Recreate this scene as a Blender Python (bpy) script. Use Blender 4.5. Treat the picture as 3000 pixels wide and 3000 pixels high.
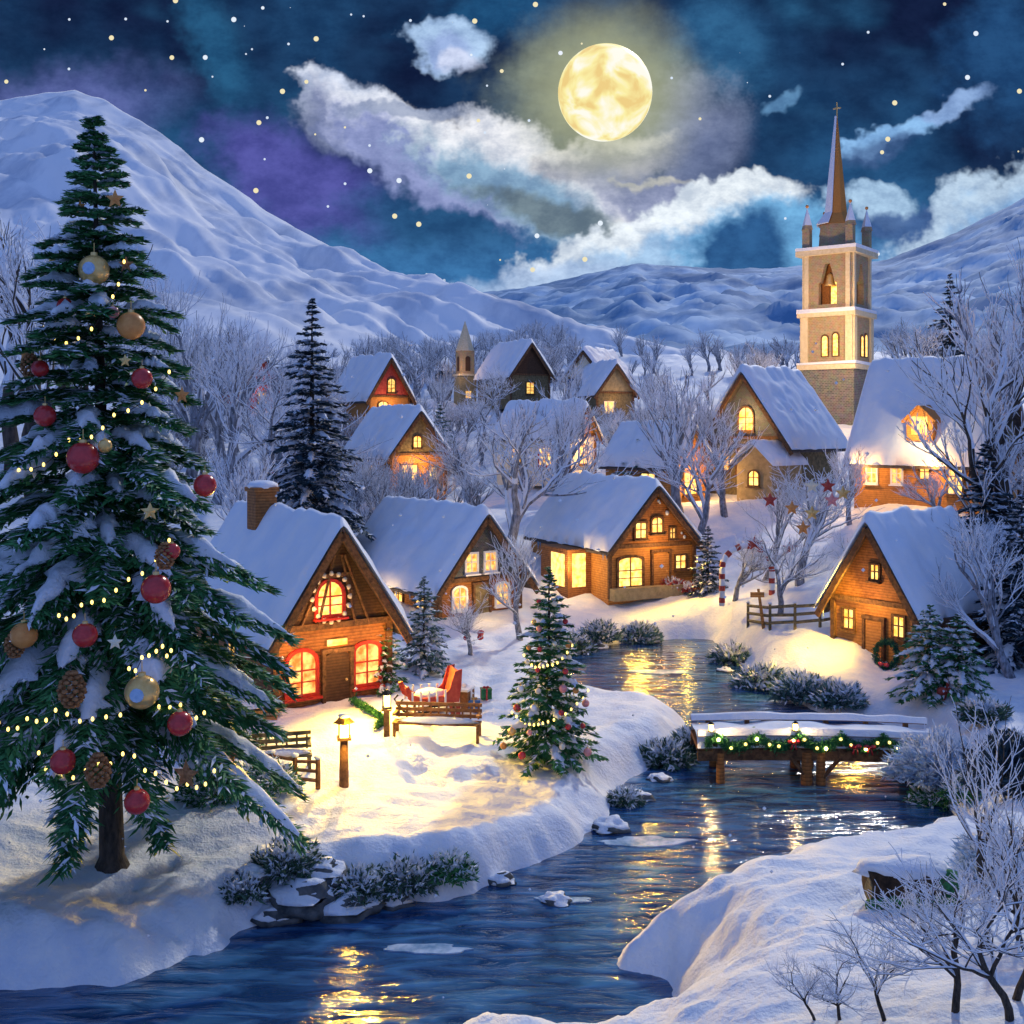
import bpy, math, random
import numpy as np
from mathutils import Vector, Matrix, noise as mnoise
R = math.radians
random.seed(7); rng = np.random.default_rng(11)
for o in list(bpy.data.objects): bpy.data.objects.remove(o)
sc = bpy.context.scene
col = sc.collection

# ------------------------------------------------------------------ camera
F, CX, HZ, CZ = 1098.0, 512.0, 430.0, 10.0      # focal length in pixels, centre, horizon row, eye height
cam = bpy.data.cameras.new('camera'); co = bpy.data.objects.new('camera', cam); col.objects.link(co)
co.location = (0, 0, CZ); co.rotation_euler = (R(90), 0, 0)
cam.sensor_width = 36; cam.lens = 36 * F / 1024; cam.shift_y = -(512 - HZ) / 1024.0
cam.clip_start = .1; cam.clip_end = 5000
sc.camera = co
sc.view_settings.view_transform = 'Standard'; sc.view_settings.look = 'None'
sc.view_settings.gamma = 1; sc.view_settings.exposure = 0
sc.cycles.max_bounces = 5; sc.cycles.diffuse_bounces = 3; sc.cycles.glossy_bounces = 3; sc.cycles.sample_clamp_indirect = 6

# ------------------------------------------------------------------ world: night sky with clouds, given by direction
w = bpy.data.worlds.new('World'); sc.world = w; w.use_nodes = True
nt = w.node_tree; nt.nodes.clear()
def N(t, **k):
    n = nt.nodes.new(t)
    for a, b in k.items(): setattr(n, a, b)
    return n
def L(a, b): nt.links.new(a, b)
def setin(sock, v):
    if hasattr(v, 'node'): L(v, sock)
    else: sock.default_value = v
def MATH(op, a, b=None, c=None, clamp=False):
    n = N('ShaderNodeMath', operation=op, use_clamp=clamp)
    setin(n.inputs[0], a)
    if b is not None: setin(n.inputs[1], b)
    if c is not None: setin(n.inputs[2], c)
    return n.outputs[0]
def SS(x, a, b):
    n = N('ShaderNodeMapRange', interpolation_type='SMOOTHSTEP')
    setin(n.inputs[0], x); n.inputs[1].default_value = a; n.inputs[2].default_value = b
    return n.outputs[0]
def MIX(f, a, b, bt='MIX'):
    n = N('ShaderNodeMix', data_type='RGBA', blend_type=bt)
    setin(n.inputs[0], f)
    for i, v in ((6, a), (7, b)):
        if hasattr(v, 'node'): L(v, n.inputs[i])
        else: n.inputs[i].default_value = (*v, 1)
    return n.outputs[2]
def NOI(vec, scale, detail=5, rough=.55, out=0, stretch=None):
    if stretch:
        m = N('ShaderNodeMapping'); m.inputs['Scale'].default_value = stretch; L(vec, m.inputs[0]); vec = m.outputs[0]
    n = N('ShaderNodeTexNoise'); n.inputs['Scale'].default_value = scale
    n.inputs['Detail'].default_value = detail; n.inputs['Roughness'].default_value = rough
    L(vec, n.inputs['Vector']); return n.outputs[out]
tc = N('ShaderNodeTexCoord'); sx = N('ShaderNodeSeparateXYZ'); L(tc.outputs['Generated'], sx.inputs[0])
dy = MATH('MAXIMUM', sx.outputs[1], .05)
cu = MATH('DIVIDE', sx.outputs[0], dy); cv = MATH('DIVIDE', sx.outputs[2], dy)
cb = N('ShaderNodeCombineXYZ'); L(cu, cb.inputs[0]); L(cv, cb.inputs[1])
SK = cb.outputs[0]
wn = NOI(SK, 12, 4, .65, 1)
vm = N('ShaderNodeVectorMath', operation='SUBTRACT'); L(wn, vm.inputs[0]); vm.inputs[1].default_value = (.5, .5, .5)
vs = N('ShaderNodeVectorMath', operation='SCALE'); L(vm.outputs[0], vs.inputs[0]); vs.inputs[3].default_value = .075
va = N('ShaderNodeVectorMath', operation='ADD'); L(SK, va.inputs[0]); L(vs.outputs[0], va.inputs[1])
WK = va.outputs[0]
fb = NOI(SK, 24, 4, .7)
def blob(U, V, ru, rv, rot=0, soft=.5, nz=.5, vec=None):
    m = N('ShaderNodeMapping', vector_type='TEXTURE')
    m.inputs['Location'].default_value = ((U - CX) / F, (HZ - V) / F, 0)
    m.inputs['Rotation'].default_value = (0, 0, R(rot)); m.inputs['Scale'].default_value = (ru / F, rv / F, 1)
    L(vec or WK, m.inputs[0])
    ln = N('ShaderNodeVectorMath', operation='LENGTH'); L(m.outputs[0], ln.inputs[0])
    d = MATH('SUBTRACT', 1.0, ln.outputs['Value'])
    if nz: d = MATH('ADD', d, MATH('MULTIPLY', MATH('SUBTRACT', fb, .5), nz))
    return SS(d, 0, soft)
base = MIX(SS(NOI(SK, 3.2, 4, .6), .38, .66), (.006, .013, .048), (.016, .075, .19))
base = MIX(SS(NOI(SK, 5.1, 3, .6, 0, (1, 1.6, 1)), .55, .75), base, (.018, .085, .19))
base = MIX(SS(cv, .26, .10), base, (.05, .20, .46))
cl = base
CLOUDS = [                                             # U, V, half width, half height, tilt, softness, noise, colour, strength
    (300, 178, 135, 66, -20, .6, .5, (.085, .09, .36), .95), (60, 110, 160, 66, 10, .7, .4, (.12, .15, .42), .8),
    (210, 40, 90, 40, -60, .8, .8, (.02, .11, .24), .8), (490, 20, 120, 40, 10, .8, .8, (.015, .09, .22), .8), (720, 40, 70, 70, 0, .8, .7, (.03, .13, .28), .8), (1000, 60, 80, 120, 0, .8, .7, (.02, .09, .24), .7),
    (600, 105, 150, 112, 0, .8, .55, (.15, .20, .20), .95),
    (430, 215, 130, 40, -8, .8, .7, (.02, .085, .21), .9),
    (690, 130, 60, 84, -18, .9, 1.2, (.30, .35, .52), .9), (704, 146, 52, 80, -18, .9, .9, (.12, .16, .30), .9),
    (352, 104, 70, 38, -22, .32, .9, (.62, .70, .88), .95), (346, 116, 68, 36, -22, .5, .8, (.20, .24, .40), .95),
    (430, 152, 150, 40, -33, .30, 1.0, (.80, .84, .94), .95), (424, 164, 150, 38, -33, .5, .9, (.24, .29, .56), .95),
    (530, 178, 150, 50, -27, .30, 1.0, (.85, .87, .93), .95), (518, 192, 148, 46, -27, .55, .9, (.20, .36, .54), .95), (560, 216, 130, 24, -14, .6, .8, (.14, .19, .22), .85),
    (606, 150, 84, 22, 8, .4, 1.0, (.80, .80, .82), .9), (612, 160, 84, 22, 4, .5, .9, (.34, .36, .46), .9),
    (640, 190, 90, 34, -14, .6, .9, (.30, .34, .52), .9), (655, 178, 52, 7, -6, .7, 1.2, (.70, .68, .55), .6),
    (448, 44, 52, 30, -18, .32, .9, (.42, .60, .86), .95), (444, 50, 40, 22, -18, .6, .8, (.26, .36, .66), .8), (462, 64, 28, 12, -20, .6, .8, (.60, .66, .86), .8),
    (405, 108, 90, 10, -3, .6, .9, (.24, .30, .46), .8),
    (730, 204, 92, 30, 6, .28, .9, (.80, .88, .95), .95), (640, 246, 150, 34, 16, .28, 1.0, (.78, .86, .94), .95),
    (660, 262, 190, 40, 16, .5, .8, (.34, .54, .80), .95), (770, 246, 110, 54, 0, .4, .6, (.16, .42, .72), .95), (550, 280, 130, 24, 8, .6, .8, (.42, .56, .80), .85),
    (742, 258, 56, 56, -12, .45, .6, (.02, .09, .25), .95),
    (870, 202, 48, 24, 0, .35, .9, (.42, .62, .84), .9), (905, 222, 66, 22, 0, .4, .8, (.055, .12, .30), .95),
    (945, 265, 140, 46, 0, .8, .6, (.18, .40, .72), .9), (990, 214, 120, 44, 26, .35, .9, (.52, .68, .86), .9), (1000, 232, 120, 46, 26, .6, .7, (.22, .42, .72), .9),
    (895, 136, 66, 14, 20, .4, 1.0, (.26, .50, .84), .95), (950, 112, 46, 14, 15, .5, 1.0, (.28, .44, .76), .85), (880, 150, 60, 14, 18, .8, .9, (.06, .12, .28), .8),
    (240, 262, 70, 22, -30, .6, .6, (.14, .36, .66), .7), (780, 94, 26, 12, 10, .5, 1, (.12, .28, .50), .8),
    ]
for a in CLOUDS: cl = MIX(MATH('MULTIPLY', blob(*a[:7]), a[8]), cl, a[7])
cl = MIX(.8, cl, MIX(SS(NOI(SK, 26, 4, .7, 0, (1, 1.5, 1)), .3, .7), (.62, .66, .74), (1.3, 1.26, 1.2)), 'MULTIPLY')
# moon corona (thin cloud lit by the moon)
cl = MIX(MATH('MULTIPLY', blob(605, 93, 118, 118, 0, .75, .25, SK), .75), cl, (.42, .44, .26))
# stars
def stars(scale, rad, c, dens):
    v = N('ShaderNodeTexVoronoi', distance='EUCLIDEAN'); v.inputs['Scale'].default_value = scale
    L(SK, v.inputs['Vector'])
    m = MATH('LESS_THAN', v.outputs['Distance'], rad * scale / F)
    s = N('ShaderNodeSeparateColor'); L(v.outputs['Color'], s.inputs[0])
    k = MATH('MULTIPLY', m, MATH('GREATER_THAN', s.outputs[0], dens))
    return MATH('MULTIPLY', k, MATH('GREATER_THAN', sx.outputs[1], .1)), c
for a in ((40, 2.6, (.9, .80, .50), .38), (33, 2.6, (.8, .88, .98), .5), (55, 1.4, (.7, .8, .95), .55), (17, 3.0, (.85, .9, 1), .72)):
    k, c = stars(*a); k = MATH('MULTIPLY', k, SS(cv, .10, .16)); cl = MIX(k, cl, c)
# fill light added: high and rear sky brightened to lavender blue, out of view
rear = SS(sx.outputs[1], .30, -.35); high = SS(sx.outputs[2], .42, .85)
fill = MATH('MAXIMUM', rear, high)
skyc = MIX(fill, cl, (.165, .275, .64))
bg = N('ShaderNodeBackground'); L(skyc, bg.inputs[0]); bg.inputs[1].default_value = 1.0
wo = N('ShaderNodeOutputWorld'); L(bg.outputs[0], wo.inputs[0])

# moonlight, from over the far end of the valley
sun = bpy.data.lights.new('moonlight', 'SUN'); so = bpy.data.objects.new('moonlight', sun); col.objects.link(so)
sun.energy = 1.6; sun.angle = R(2.5); sun.color = (1.0, .96, .88)
MD = Vector((.35, .80, .62)).normalized()
so.rotation_euler = MD.to_track_quat('Z', 'Y').to_euler(); so.location = (30, 90, 80)

# ------------------------------------------------------------------ helpers
def tag(o, label=None, cat=None, group=None, kind=None):
    if label: o['label'] = label
    if cat: o['category'] = cat
    if group: o['group'] = group
    if kind: o['kind'] = kind
    return o
def empty(name, loc, rz=0, label=None, cat=None, group=None):
    o = bpy.data.objects.new(name, None); col.objects.link(o); o.location = loc; o.rotation_euler = (0, 0, rz)
    o.empty_display_size = .2
    return tag(o, label, cat, group)
def copy_tree(o, parent=None):
    c = o.copy(); col.objects.link(c)
    if parent: c.parent = parent
    for ch in list(o.children): copy_tree(ch, c)
    return c
def mesh_obj(name, V, Fc, mat, parent=None, smooth=False):
    me = bpy.data.meshes.new(name); me.from_pydata(V, [], Fc); me.validate(); me.update()
    if smooth: me.polygons.foreach_set('use_smooth', [True] * len(me.polygons))
    me.materials.append(mat)
    o = bpy.data.objects.new(name, me); col.objects.link(o)
    if parent: o.parent = parent
    return o
def fast_obj(name, V, quads, mat, parent=None, smooth=False):
    V = np.asarray(V, dtype=np.float32); Q = np.asarray(quads, dtype=np.int32); k = Q.shape[1]
    me = bpy.data.meshes.new(name); me.vertices.add(len(V)); me.vertices.foreach_set('co', V.ravel())
    me.loops.add(Q.size); me.loops.foreach_set('vertex_index', Q.ravel())
    me.polygons.add(len(Q)); me.polygons.foreach_set('loop_start', np.arange(len(Q), dtype=np.int32) * k)
    me.polygons.foreach_set('loop_total', np.full(len(Q), k, dtype=np.int32))
    me.update(calc_edges=True)
    me.polygons.foreach_set('use_smooth', [smooth] * len(Q))
    me.materials.append(mat)
    o = bpy.data.objects.new(name, me); col.objects.link(o)
    if parent: o.parent = parent
    return o
class MB:
    def __init__(s): s.v = []; s.f = []; s.M = Matrix.Identity(4)
    def add(s, vs, fs):
        b = len(s.v)
        for p in vs: s.v.append(tuple(s.M @ Vector(p)))
        for f in fs: s.f.append([b + i for i in f])
        return s
    def box(s, c, d, rz=0, ry=0, rx=0, j=0):
        m = Matrix.Translation(c) @ Matrix.Rotation(rz, 4, 'Z') @ Matrix.Rotation(ry, 4, 'Y') @ Matrix.Rotation(rx, 4, 'X')
        x, y, z = d[0] / 2, d[1] / 2, d[2] / 2
        vs = [m @ Vector((a * x + random.uniform(-j, j), b * y + random.uniform(-j, j), c_ * z + random.uniform(-j, j)))
              for a in (-1, 1) for b in (-1, 1) for c_ in (-1, 1)]
        return s.add(vs, [(0, 1, 3, 2), (4, 6, 7, 5), (0, 4, 5, 1), (2, 3, 7, 6), (0, 2, 6, 4), (1, 5, 7, 3)])
    def tube(s, pts, rs, n=6, cap=True):
        pts = [Vector(p) for p in pts]
        if not hasattr(rs, '__len__'): rs = [rs] * len(pts)
        vs = []; fs = []
        for i, p in enumerate(pts):
            t = (pts[min(i + 1, len(pts) - 1)] - pts[max(i - 1, 0)])
            if t.length < 1e-6: t = Vector((0, 0, 1))
            t.normalize(); a = t.cross(Vector((0, 0, 1)) if abs(t.z) < .95 else Vector((1, 0, 0))).normalized(); b = t.cross(a)
            for k in range(n):
                an = 2 * math.pi * k / n
                vs.append(p + (a * math.cos(an) + b * math.sin(an)) * rs[i])
        for i in range(len(pts) - 1):
            for k in range(n):
                k2 = (k + 1) % n; fs.append((i * n + k, i * n + k2, (i + 1) * n + k2, (i + 1) * n + k))
        if cap: fs.append(tuple(range(n))[::-1]); fs.append(tuple((len(pts) - 1) * n + k for k in range(n)))
        return s.add(vs, fs)
    def prism(s, prof, d0, d1, axis='y'):          # profile of (a, z) pairs swept along axis
        n = len(prof)
        mk = (lambda a, z, d: (a, d, z)) if axis == 'y' else (lambda a, z, d: (d, a, z)) if axis == 'x' else (lambda a, z, d: (a, z, d))
        vs = [mk(a, z, d0) for a, z in prof] + [mk(a, z, d1) for a, z in prof]
        fs = [tuple(range(n)), tuple(range(n, 2 * n))[::-1]] + [(i, i + n, (i + 1) % n + n, (i + 1) % n) for i in range(n)]
        return s.add(vs, fs)
    def ball(s, c, r, seg=12, rings=8, sq=(1, 1, 1), jit=0, seed=0):
        vs = [(c[0], c[1], c[2] + r * sq[2])]; fs = []
        def P(th, ph):
            d = Vector((math.sin(th) * math.cos(ph), math.sin(th) * math.sin(ph), math.cos(th)))
            k = r * (1 + (jit * mnoise.noise(d * 1.7 + Vector((seed * 3.1, seed, 0))) if jit else 0))
            return (c[0] + d.x * k * sq[0], c[1] + d.y * k * sq[1], c[2] + d.z * k * sq[2])
        for i in range(1, rings):
            for k in range(seg): vs.append(P(math.pi * i / rings, 2 * math.pi * k / seg))
        vs.append((c[0], c[1], c[2] - r * sq[2])); n = len(vs) - 1
        for k in range(seg): fs.append((0, 1 + k, 1 + (k + 1) % seg))
        for i in range(rings - 2):
            for k in range(seg):
                a = 1 + i * seg + k; b = 1 + i * seg + (k + 1) % seg; fs.append((a, a + seg, b + seg, b))
        for k in range(seg): fs.append((n, 1 + (rings - 2) * seg + (k + 1) % seg, 1 + (rings - 2) * seg + k))
        return s.add(vs, fs)
    def cone(s, c, r0, r1, h, n=8): return s.tube([c, (c[0], c[1], c[2] + h)], [r0, max(r1, .001)], n)
    def build(s, name, mat, parent=None, smooth=False): return mesh_obj(name, s.v, s.f, mat, parent, smooth)

# ------------------------------------------------------------------ materials
def mat(name, c1, c2=None, scale=3.0, rough=.7, bump=0, bscale=None, detail=5, stretch=(1, 1, 1), metal=0, emit=None, es=0, spec=.3, lo=.35, hi=.65, kind='noise', sub=0):
    m = bpy.data.materials.new(name); m.use_nodes = True; t = m.node_tree; b = t.nodes['Principled BSDF']
    b.inputs['Roughness'].default_value = rough; b.inputs['Metallic'].default_value = metal
    b.inputs['Specular IOR Level'].default_value = spec
    tcn = t.nodes.new('ShaderNodeTexCoord'); mp = t.nodes.new('ShaderNodeMapping'); mp.inputs['Scale'].default_value = stretch
    t.links.new(tcn.outputs['Object'], mp.inputs[0])
    def noi(sc_, dt=detail):
        n = t.nodes.new('ShaderNodeTexNoise'); n.inputs['Scale'].default_value = sc_; n.inputs['Detail'].default_value = dt
        n.inputs['Roughness'].default_value = .6; t.links.new(mp.outputs[0], n.inputs['Vector']); return n
    if c2 is None: b.inputs['Base Color'].default_value = (*c1, 1)
    else:
        r = t.nodes.new('ShaderNodeMapRange'); r.inputs[1].default_value = lo; r.inputs[2].default_value = hi
        if kind == 'brick':
            br = t.nodes.new('ShaderNodeTexBrick'); br.inputs['Scale'].default_value = scale
            br.inputs['Color1'].default_value = (*c1, 1); br.inputs['Color2'].default_value = (*[(a + b_) / 2 for a, b_ in zip(c1, c2)], 1)
            br.inputs['Mortar'].default_value = (*c2, 1); br.inputs['Mortar Size'].default_value = .03
            cx = t.nodes.new('ShaderNodeSeparateXYZ'); t.links.new(mp.outputs[0], cx.inputs[0])
            ad = t.nodes.new('ShaderNodeMath'); t.links.new(cx.outputs[0], ad.inputs[0]); t.links.new(cx.outputs[1], ad.inputs[1])
            cc = t.nodes.new('ShaderNodeCombineXYZ'); t.links.new(ad.outputs[0], cc.inputs[0]); t.links.new(cx.outputs[2], cc.inputs[1])
            t.links.new(cc.outputs[0], br.inputs['Vector'])
            n2 = noi(scale * 1.5); mx = t.nodes.new('ShaderNodeMix'); mx.data_type = 'RGBA'; mx.blend_type = 'MULTIPLY'
            mx.inputs[0].default_value = .7; t.links.new(br.outputs['Color'], mx.inputs[6]); t.links.new(n2.outputs[1], mx.inputs[7])
            t.links.new(mx.outputs[2], b.inputs['Base Color'])
            bp = t.nodes.new('ShaderNodeBump'); bp.inputs['Strength'].default_value = .6; bp.inputs['Distance'].default_value = .03
            t.links.new(br.outputs['Fac'], bp.inputs['Height']); bp.invert = True
            t.links.new(bp.outputs[0], b.inputs['Normal']); bump = 0
        elif kind == 'plank':
            wv = t.nodes.new('ShaderNodeTexWave'); wv.bands_direction = 'Z' if stretch[2] != .99 else 'X'
            wv.wave_profile = 'SAW'; wv.inputs['Scale'].default_value = scale; wv.inputs['Distortion'].default_value = .35
            t.links.new(mp.outputs[0], wv.inputs['Vector']); n2 = noi(scale * 2.2)
            m1 = t.nodes.new('ShaderNodeMath'); m1.operation = 'POWER'; t.links.new(wv.outputs['Fac'], m1.inputs[0]); m1.inputs[1].default_value = .35
            m2 = t.nodes.new('ShaderNodeMath'); m2.operation = 'MULTIPLY'; t.links.new(m1.outputs[0], m2.inputs[0]); t.links.new(n2.outputs[0], m2.inputs[1])
            r.inputs[1].default_value = .12; r.inputs[2].default_value = .62
            t.links.new(m2.outputs[0], r.inputs[0])
            bp = t.nodes.new('ShaderNodeBump'); bp.inputs['Strength'].default_value = .7; bp.inputs['Distance'].default_value = .03
            t.links.new(m2.outputs[0], bp.inputs['Height']); t.links.new(bp.outputs[0], b.inputs['Normal']); bump = 0
        else: t.links.new(noi(scale).outputs[0], r.inputs[0])
        if kind != 'brick':
            mx = t.nodes.new('ShaderNodeMix'); mx.data_type = 'RGBA'; t.links.new(r.outputs[0], mx.inputs[0])
            mx.inputs[6].default_value = (*c1, 1); mx.inputs[7].default_value = (*c2, 1)
            t.links.new(mx.outputs[2], b.inputs['Base Color'])
    if bump:
        bp = t.nodes.new('ShaderNodeBump'); bp.inputs['Strength'].default_value = bump; bp.inputs['Distance'].default_value = .05
        t.links.new(noi(bscale or scale * 2).outputs[0], bp.inputs['Height']); t.links.new(bp.outputs[0], b.inputs['Normal'])
    if emit:
        b.inputs['Emission Color'].default_value = (*emit, 1); b.inputs['Emission Strength'].default_value = es
    return m
def glow(name, c1, c2, s, scale=3):                     # a lit pane: uneven curtain glow
    m = mat(name, (.3, .12, .03), rough=.4); t = m.node_tree; b = t.nodes['Principled BSDF']
    tcn = t.nodes.new('ShaderNodeTexCoord'); n = t.nodes.new('ShaderNodeTexNoise'); n.inputs['Scale'].default_value = scale
    n.inputs['Detail'].default_value = 3; t.links.new(tcn.outputs['Object'], n.inputs['Vector'])
    r = t.nodes.new('ShaderNodeMapRange'); r.inputs[1].default_value = .36; r.inputs[2].default_value = .62; t.links.new(n.outputs[0], r.inputs[0])
    mx = t.nodes.new('ShaderNodeMix'); mx.data_type = 'RGBA'; t.links.new(r.outputs[0], mx.inputs[0])
    mx.inputs[6].default_value = (*c1, 1); mx.inputs[7].default_value = (*c2, 1)
    t.links.new(mx.outputs[2], b.inputs['Emission Color']); b.inputs['Emission Strength'].default_value = s
    return m
M = dict(
    snow=mat('snow', (.70, .76, .87), (.87, .88, .90), 1.6, .6, .9, 9, spec=.3),
    roofsnow=mat('roof_snow', (.74, .80, .90), (.86, .87, .90), .9, .6, .35, 3, spec=.3),
    frost=mat('frost', (.70, .74, .82), (.85, .87, .92), 6, .7),
    ice=mat('icicle_and_ripple', (.12, .26, .42), (.55, .68, .82), 2.2, .25, .2, 6, spec=.5),
    wood_dark=mat('dark_timber', (.035, .018, .010), (.11, .055, .028), 3.2, .75, kind='plank'),
    wood_brown=mat('brown_timber', (.13, .045, .013), (.46, .19, .055), 3.0, .7, kind='plank'),
    wood_amber=mat('amber_timber', (.28, .11, .022), (.62, .29, .08), 2.6, .65, kind='plank'),
    beam=mat('beam_wood', (.06, .028, .012), (.20, .10, .045), 7, .75, .5),
    rail=mat('rail_wood', (.11, .045, .018), (.27, .12, .05), 7, .75, .5),
    olive=mat('mossy_timber', (.09, .075, .04), (.24, .19, .10), 5, .8, .4),
    greywall=mat('grey_stone', (.10, .11, .12), (.27, .28, .29), 3.5, .85, kind='brick'),
    ochre=mat('ochre_plaster', (.26, .21, .11), (.42, .33, .18), 3.0, .85, .4, 12),
    stone=mat('warm_stone', (.50, .36, .20), (.66, .52, .34), 1.5, .85, kind='brick'),
    stone2=mat('dark_stone', (.16, .15, .14), (.42, .38, .33), 1.5, .85, kind='brick'),
    stonetrim=mat('pale_stone', (.62, .50, .30), (.74, .62, .42), 3, .8, .3),
    spire=mat('copper_brown_shingle', (.34, .13, .025), (.60, .27, .06), 5, .6, kind='plank'),
    shingle=mat('roof_shingle', (.05, .045, .05), (.12, .10, .09), 6, .8, .5),
    bark=mat('bark', (.030, .026, .022), (.095, .075, .06), 9, .9, .8, stretch=(1, 1, .3)),
    greybark=mat('frosted_bark', (.10, .105, .12), (.36, .38, .44), 6, .9, .6, stretch=(1, 1, .4)),
    needle=mat('fir_needles', (.014, .10, .03), (.085, .29, .10), 1.1, .6, spec=.25),
    needle2=mat('blue_fir_needles', (.012, .032, .050), (.045, .095, .125), 1.1, .6),
    needle3=mat('pale_fir_needles', (.05, .12, .10), (.15, .26, .23), 1.5, .7),
    shrub=mat('shrub_leaves', (.025, .075, .045), (.09, .17, .11), 2, .7),
    bluefrost=mat('frosted_leaves', (.26, .42, .62), (.62, .74, .88), 3, .7),
    rock=mat('river_rock', (.035, .042, .048), (.14, .15, .15), 3, .8, .8, 5),
    earth=mat('brown_earth', (.025, .014, .008), (.09, .05, .025), 5, .95, .8),
    red=mat('red_gloss', (.42, .018, .02), (.62, .04, .04), 5, .22, spec=.6),
    redmatt=mat('red_paint', (.34, .035, .03), (.50, .09, .06), 5, .6),
    pink=mat('pink_gloss', (.70, .22, .22), (.8, .35, .32), 5, .25, spec=.6),
    gold=mat('gold_gloss', (.75, .42, .12), (.90, .62, .25), 5, .28, metal=.5),
    orange=mat('orange_gloss', (.62, .22, .05), (.75, .34, .10), 5, .35),
    cream=mat('cream_paint', (.78, .68, .48), (.85, .76, .58), 5, .4),
    white=mat('white_gloss', (.80, .82, .86), (.88, .88, .9), 5, .35),
    blue=mat('blue_paint', (.03, .10, .28), (.06, .2, .42), 5, .5),
    green=mat('green_garland', (.015, .09, .03), (.05, .24, .08), 9, .8),
    iron=mat('black_iron', (.015, .015, .016), (.035, .035, .035), 8, .5, metal=.6),
    cone=mat('pine_cone', (.20, .085, .03), (.46, .22, .09), 12, .7, .5),
    wreath=mat('wreath_leaves', (.012, .06, .035), (.03, .16, .09), 12, .8),
    win=glow('window_glow', (.62, .20, .02), (1, .68, .18), 1.35, 4.5),
    winred=glow('red_window_glow', (.9, .14, .02), (1, .74, .20), 1.4, 3.6),
    winhot=glow('bright_window_glow', (1, .40, .05), (1, .76, .24), 1.9, 3.6),
    lampglass=glow('lamp_glow', (1, .62, .12), (1, .76, .28), 11, 3),
    bulb=mat('bulb_glow', (.9, .7, .3), emit=(1, .70, .16), es=3.0),
    bulbw=mat('bright_bulb_glow', (.9, .7, .3), emit=(1, .68, .22), es=34.0),
    redshade=mat('red_frame', (.42, .02, .02), (.6, .05, .02), 6, .5),
)
# ------------------------------------------------------------------ terrain
def vnoise(x, y, seed=0):
    xi = np.floor(x).astype(np.int64); yi = np.floor(y).astype(np.int64); fx = x - xi; fy = y - yi
    fx = fx * fx * (3 - 2 * fx); fy = fy * fy * (3 - 2 * fy)
    def h(a, b):
        n = (a * 374761393 + b * 668265263 + seed * 1442695041) & 0xffffffff
        n = ((n ^ (n >> 13)) * 1274126177) & 0xffffffff
        return ((n ^ (n >> 16)) & 0xffff) / 65535.0
    return (h(xi, yi) * (1 - fx) + h(xi + 1, yi) * fx) * (1 - fy) + (h(xi, yi + 1) * (1 - fx) + h(xi + 1, yi + 1) * fx) * fy
def fbm(x, y, seed=0, o=4):
    s = 0; a = .5
    for i in range(o): s = s + a * (vnoise(x * 2 ** i, y * 2 ** i, seed + i) - .5); a *= .5
    return s
CP = [(100,870,22.7),(0,900,21),(-300,900,21),(-300,800,26),(0,800,26),(200,820,25),(330,780,27.5),(335,705,35),(200,720,34),(450,720,33),
 (548,765,30),(430,845,23.6),(300,860,23),(520,830,24.8),(600,700,37),(640,745,31),(440,612,53),(250,620,47),(100,620,48),(-200,640,45),
 (620,590,58),(545,596,57),(700,594,57),(870,660,43),(820,645,44),(760,640,46.5),(960,690,37.5),(1000,716,34),(960,716,34),(1150,700,36),
 (1024,800,25.5),(900,838,22.8),(820,860,21.6),(740,890,20.3),(660,930,18.8),(560,1035,17.0),(480,1035,17.2),(900,960,16.6),(1000,1000,14.8),(760,1010,15.6),(1250,900,19),
 (150,550,60),(300,500,75),(415,500,82),(385,430,105),(500,480,90),(600,462,90),(755,488,75),(950,496,64),(870,498,66),(835,428,108),(465,395,140),
 (600,400,130),(700,380,140),(850,375,150),(1000,380,130),(100,400,120),(0,500,70),(-250,480,75),(1024,530,56),(900,530,54),(800,560,57),
 (700,520,66),(500,545,64),(1010,640,44),(1200,560,50),(250,400,130),(-200,380,130),(1250,400,120),(980,590,48),
 (400,360,190),(0,340,190),(700,355,190),(1000,350,190),(1300,350,190),(-300,330,190)]
cp = np.array([((U - CX) / F, math.log(Y), CZ - (V - HZ) / F * Y) for U, V, Y in CP])
def tps(r2): return np.where(r2 > 1e-12, r2 * np.log(r2 + 1e-12), 0)
n_ = len(cp); A = tps((cp[:, None, 0] - cp[None, :, 0]) ** 2 + (cp[:, None, 1] - cp[None, :, 1]) ** 2) + np.eye(n_) * .004
Pm = np.c_[np.ones(n_), cp[:, :2]]; AA = np.block([[A, Pm], [Pm.T, np.zeros((3, 3))]])
sol = np.linalg.solve(AA, np.r_[cp[:, 2], 0, 0, 0])
SH = [(-500,985),(-200,985),(20,1000),(120,1000),(200,968),(262,940),(300,922),(345,918),(420,908),(480,900),(560,872),(610,850),(640,820),(655,795),(680,772),
 (708,765),(716,745),(712,722),(690,705),(630,697),(592,690),(575,675),(578,655),(640,647),(700,642),(716,650),(722,672),(755,700),(800,716),(860,728),
 (905,738),(921,765),(918,800),(935,822),(905,838),(850,851),(775,868),(700,888),(645,910),(598,936),(570,962),(590,985),(640,994),(640,1000),(600,1008),(540,1008),(470,1012),(400,1030),(320,1065),(270,1150),(-500,1150)]
sh = np.array([((U - CX) / F * (Y := CZ * F / (V - HZ)), Y) for U, V in SH])
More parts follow.
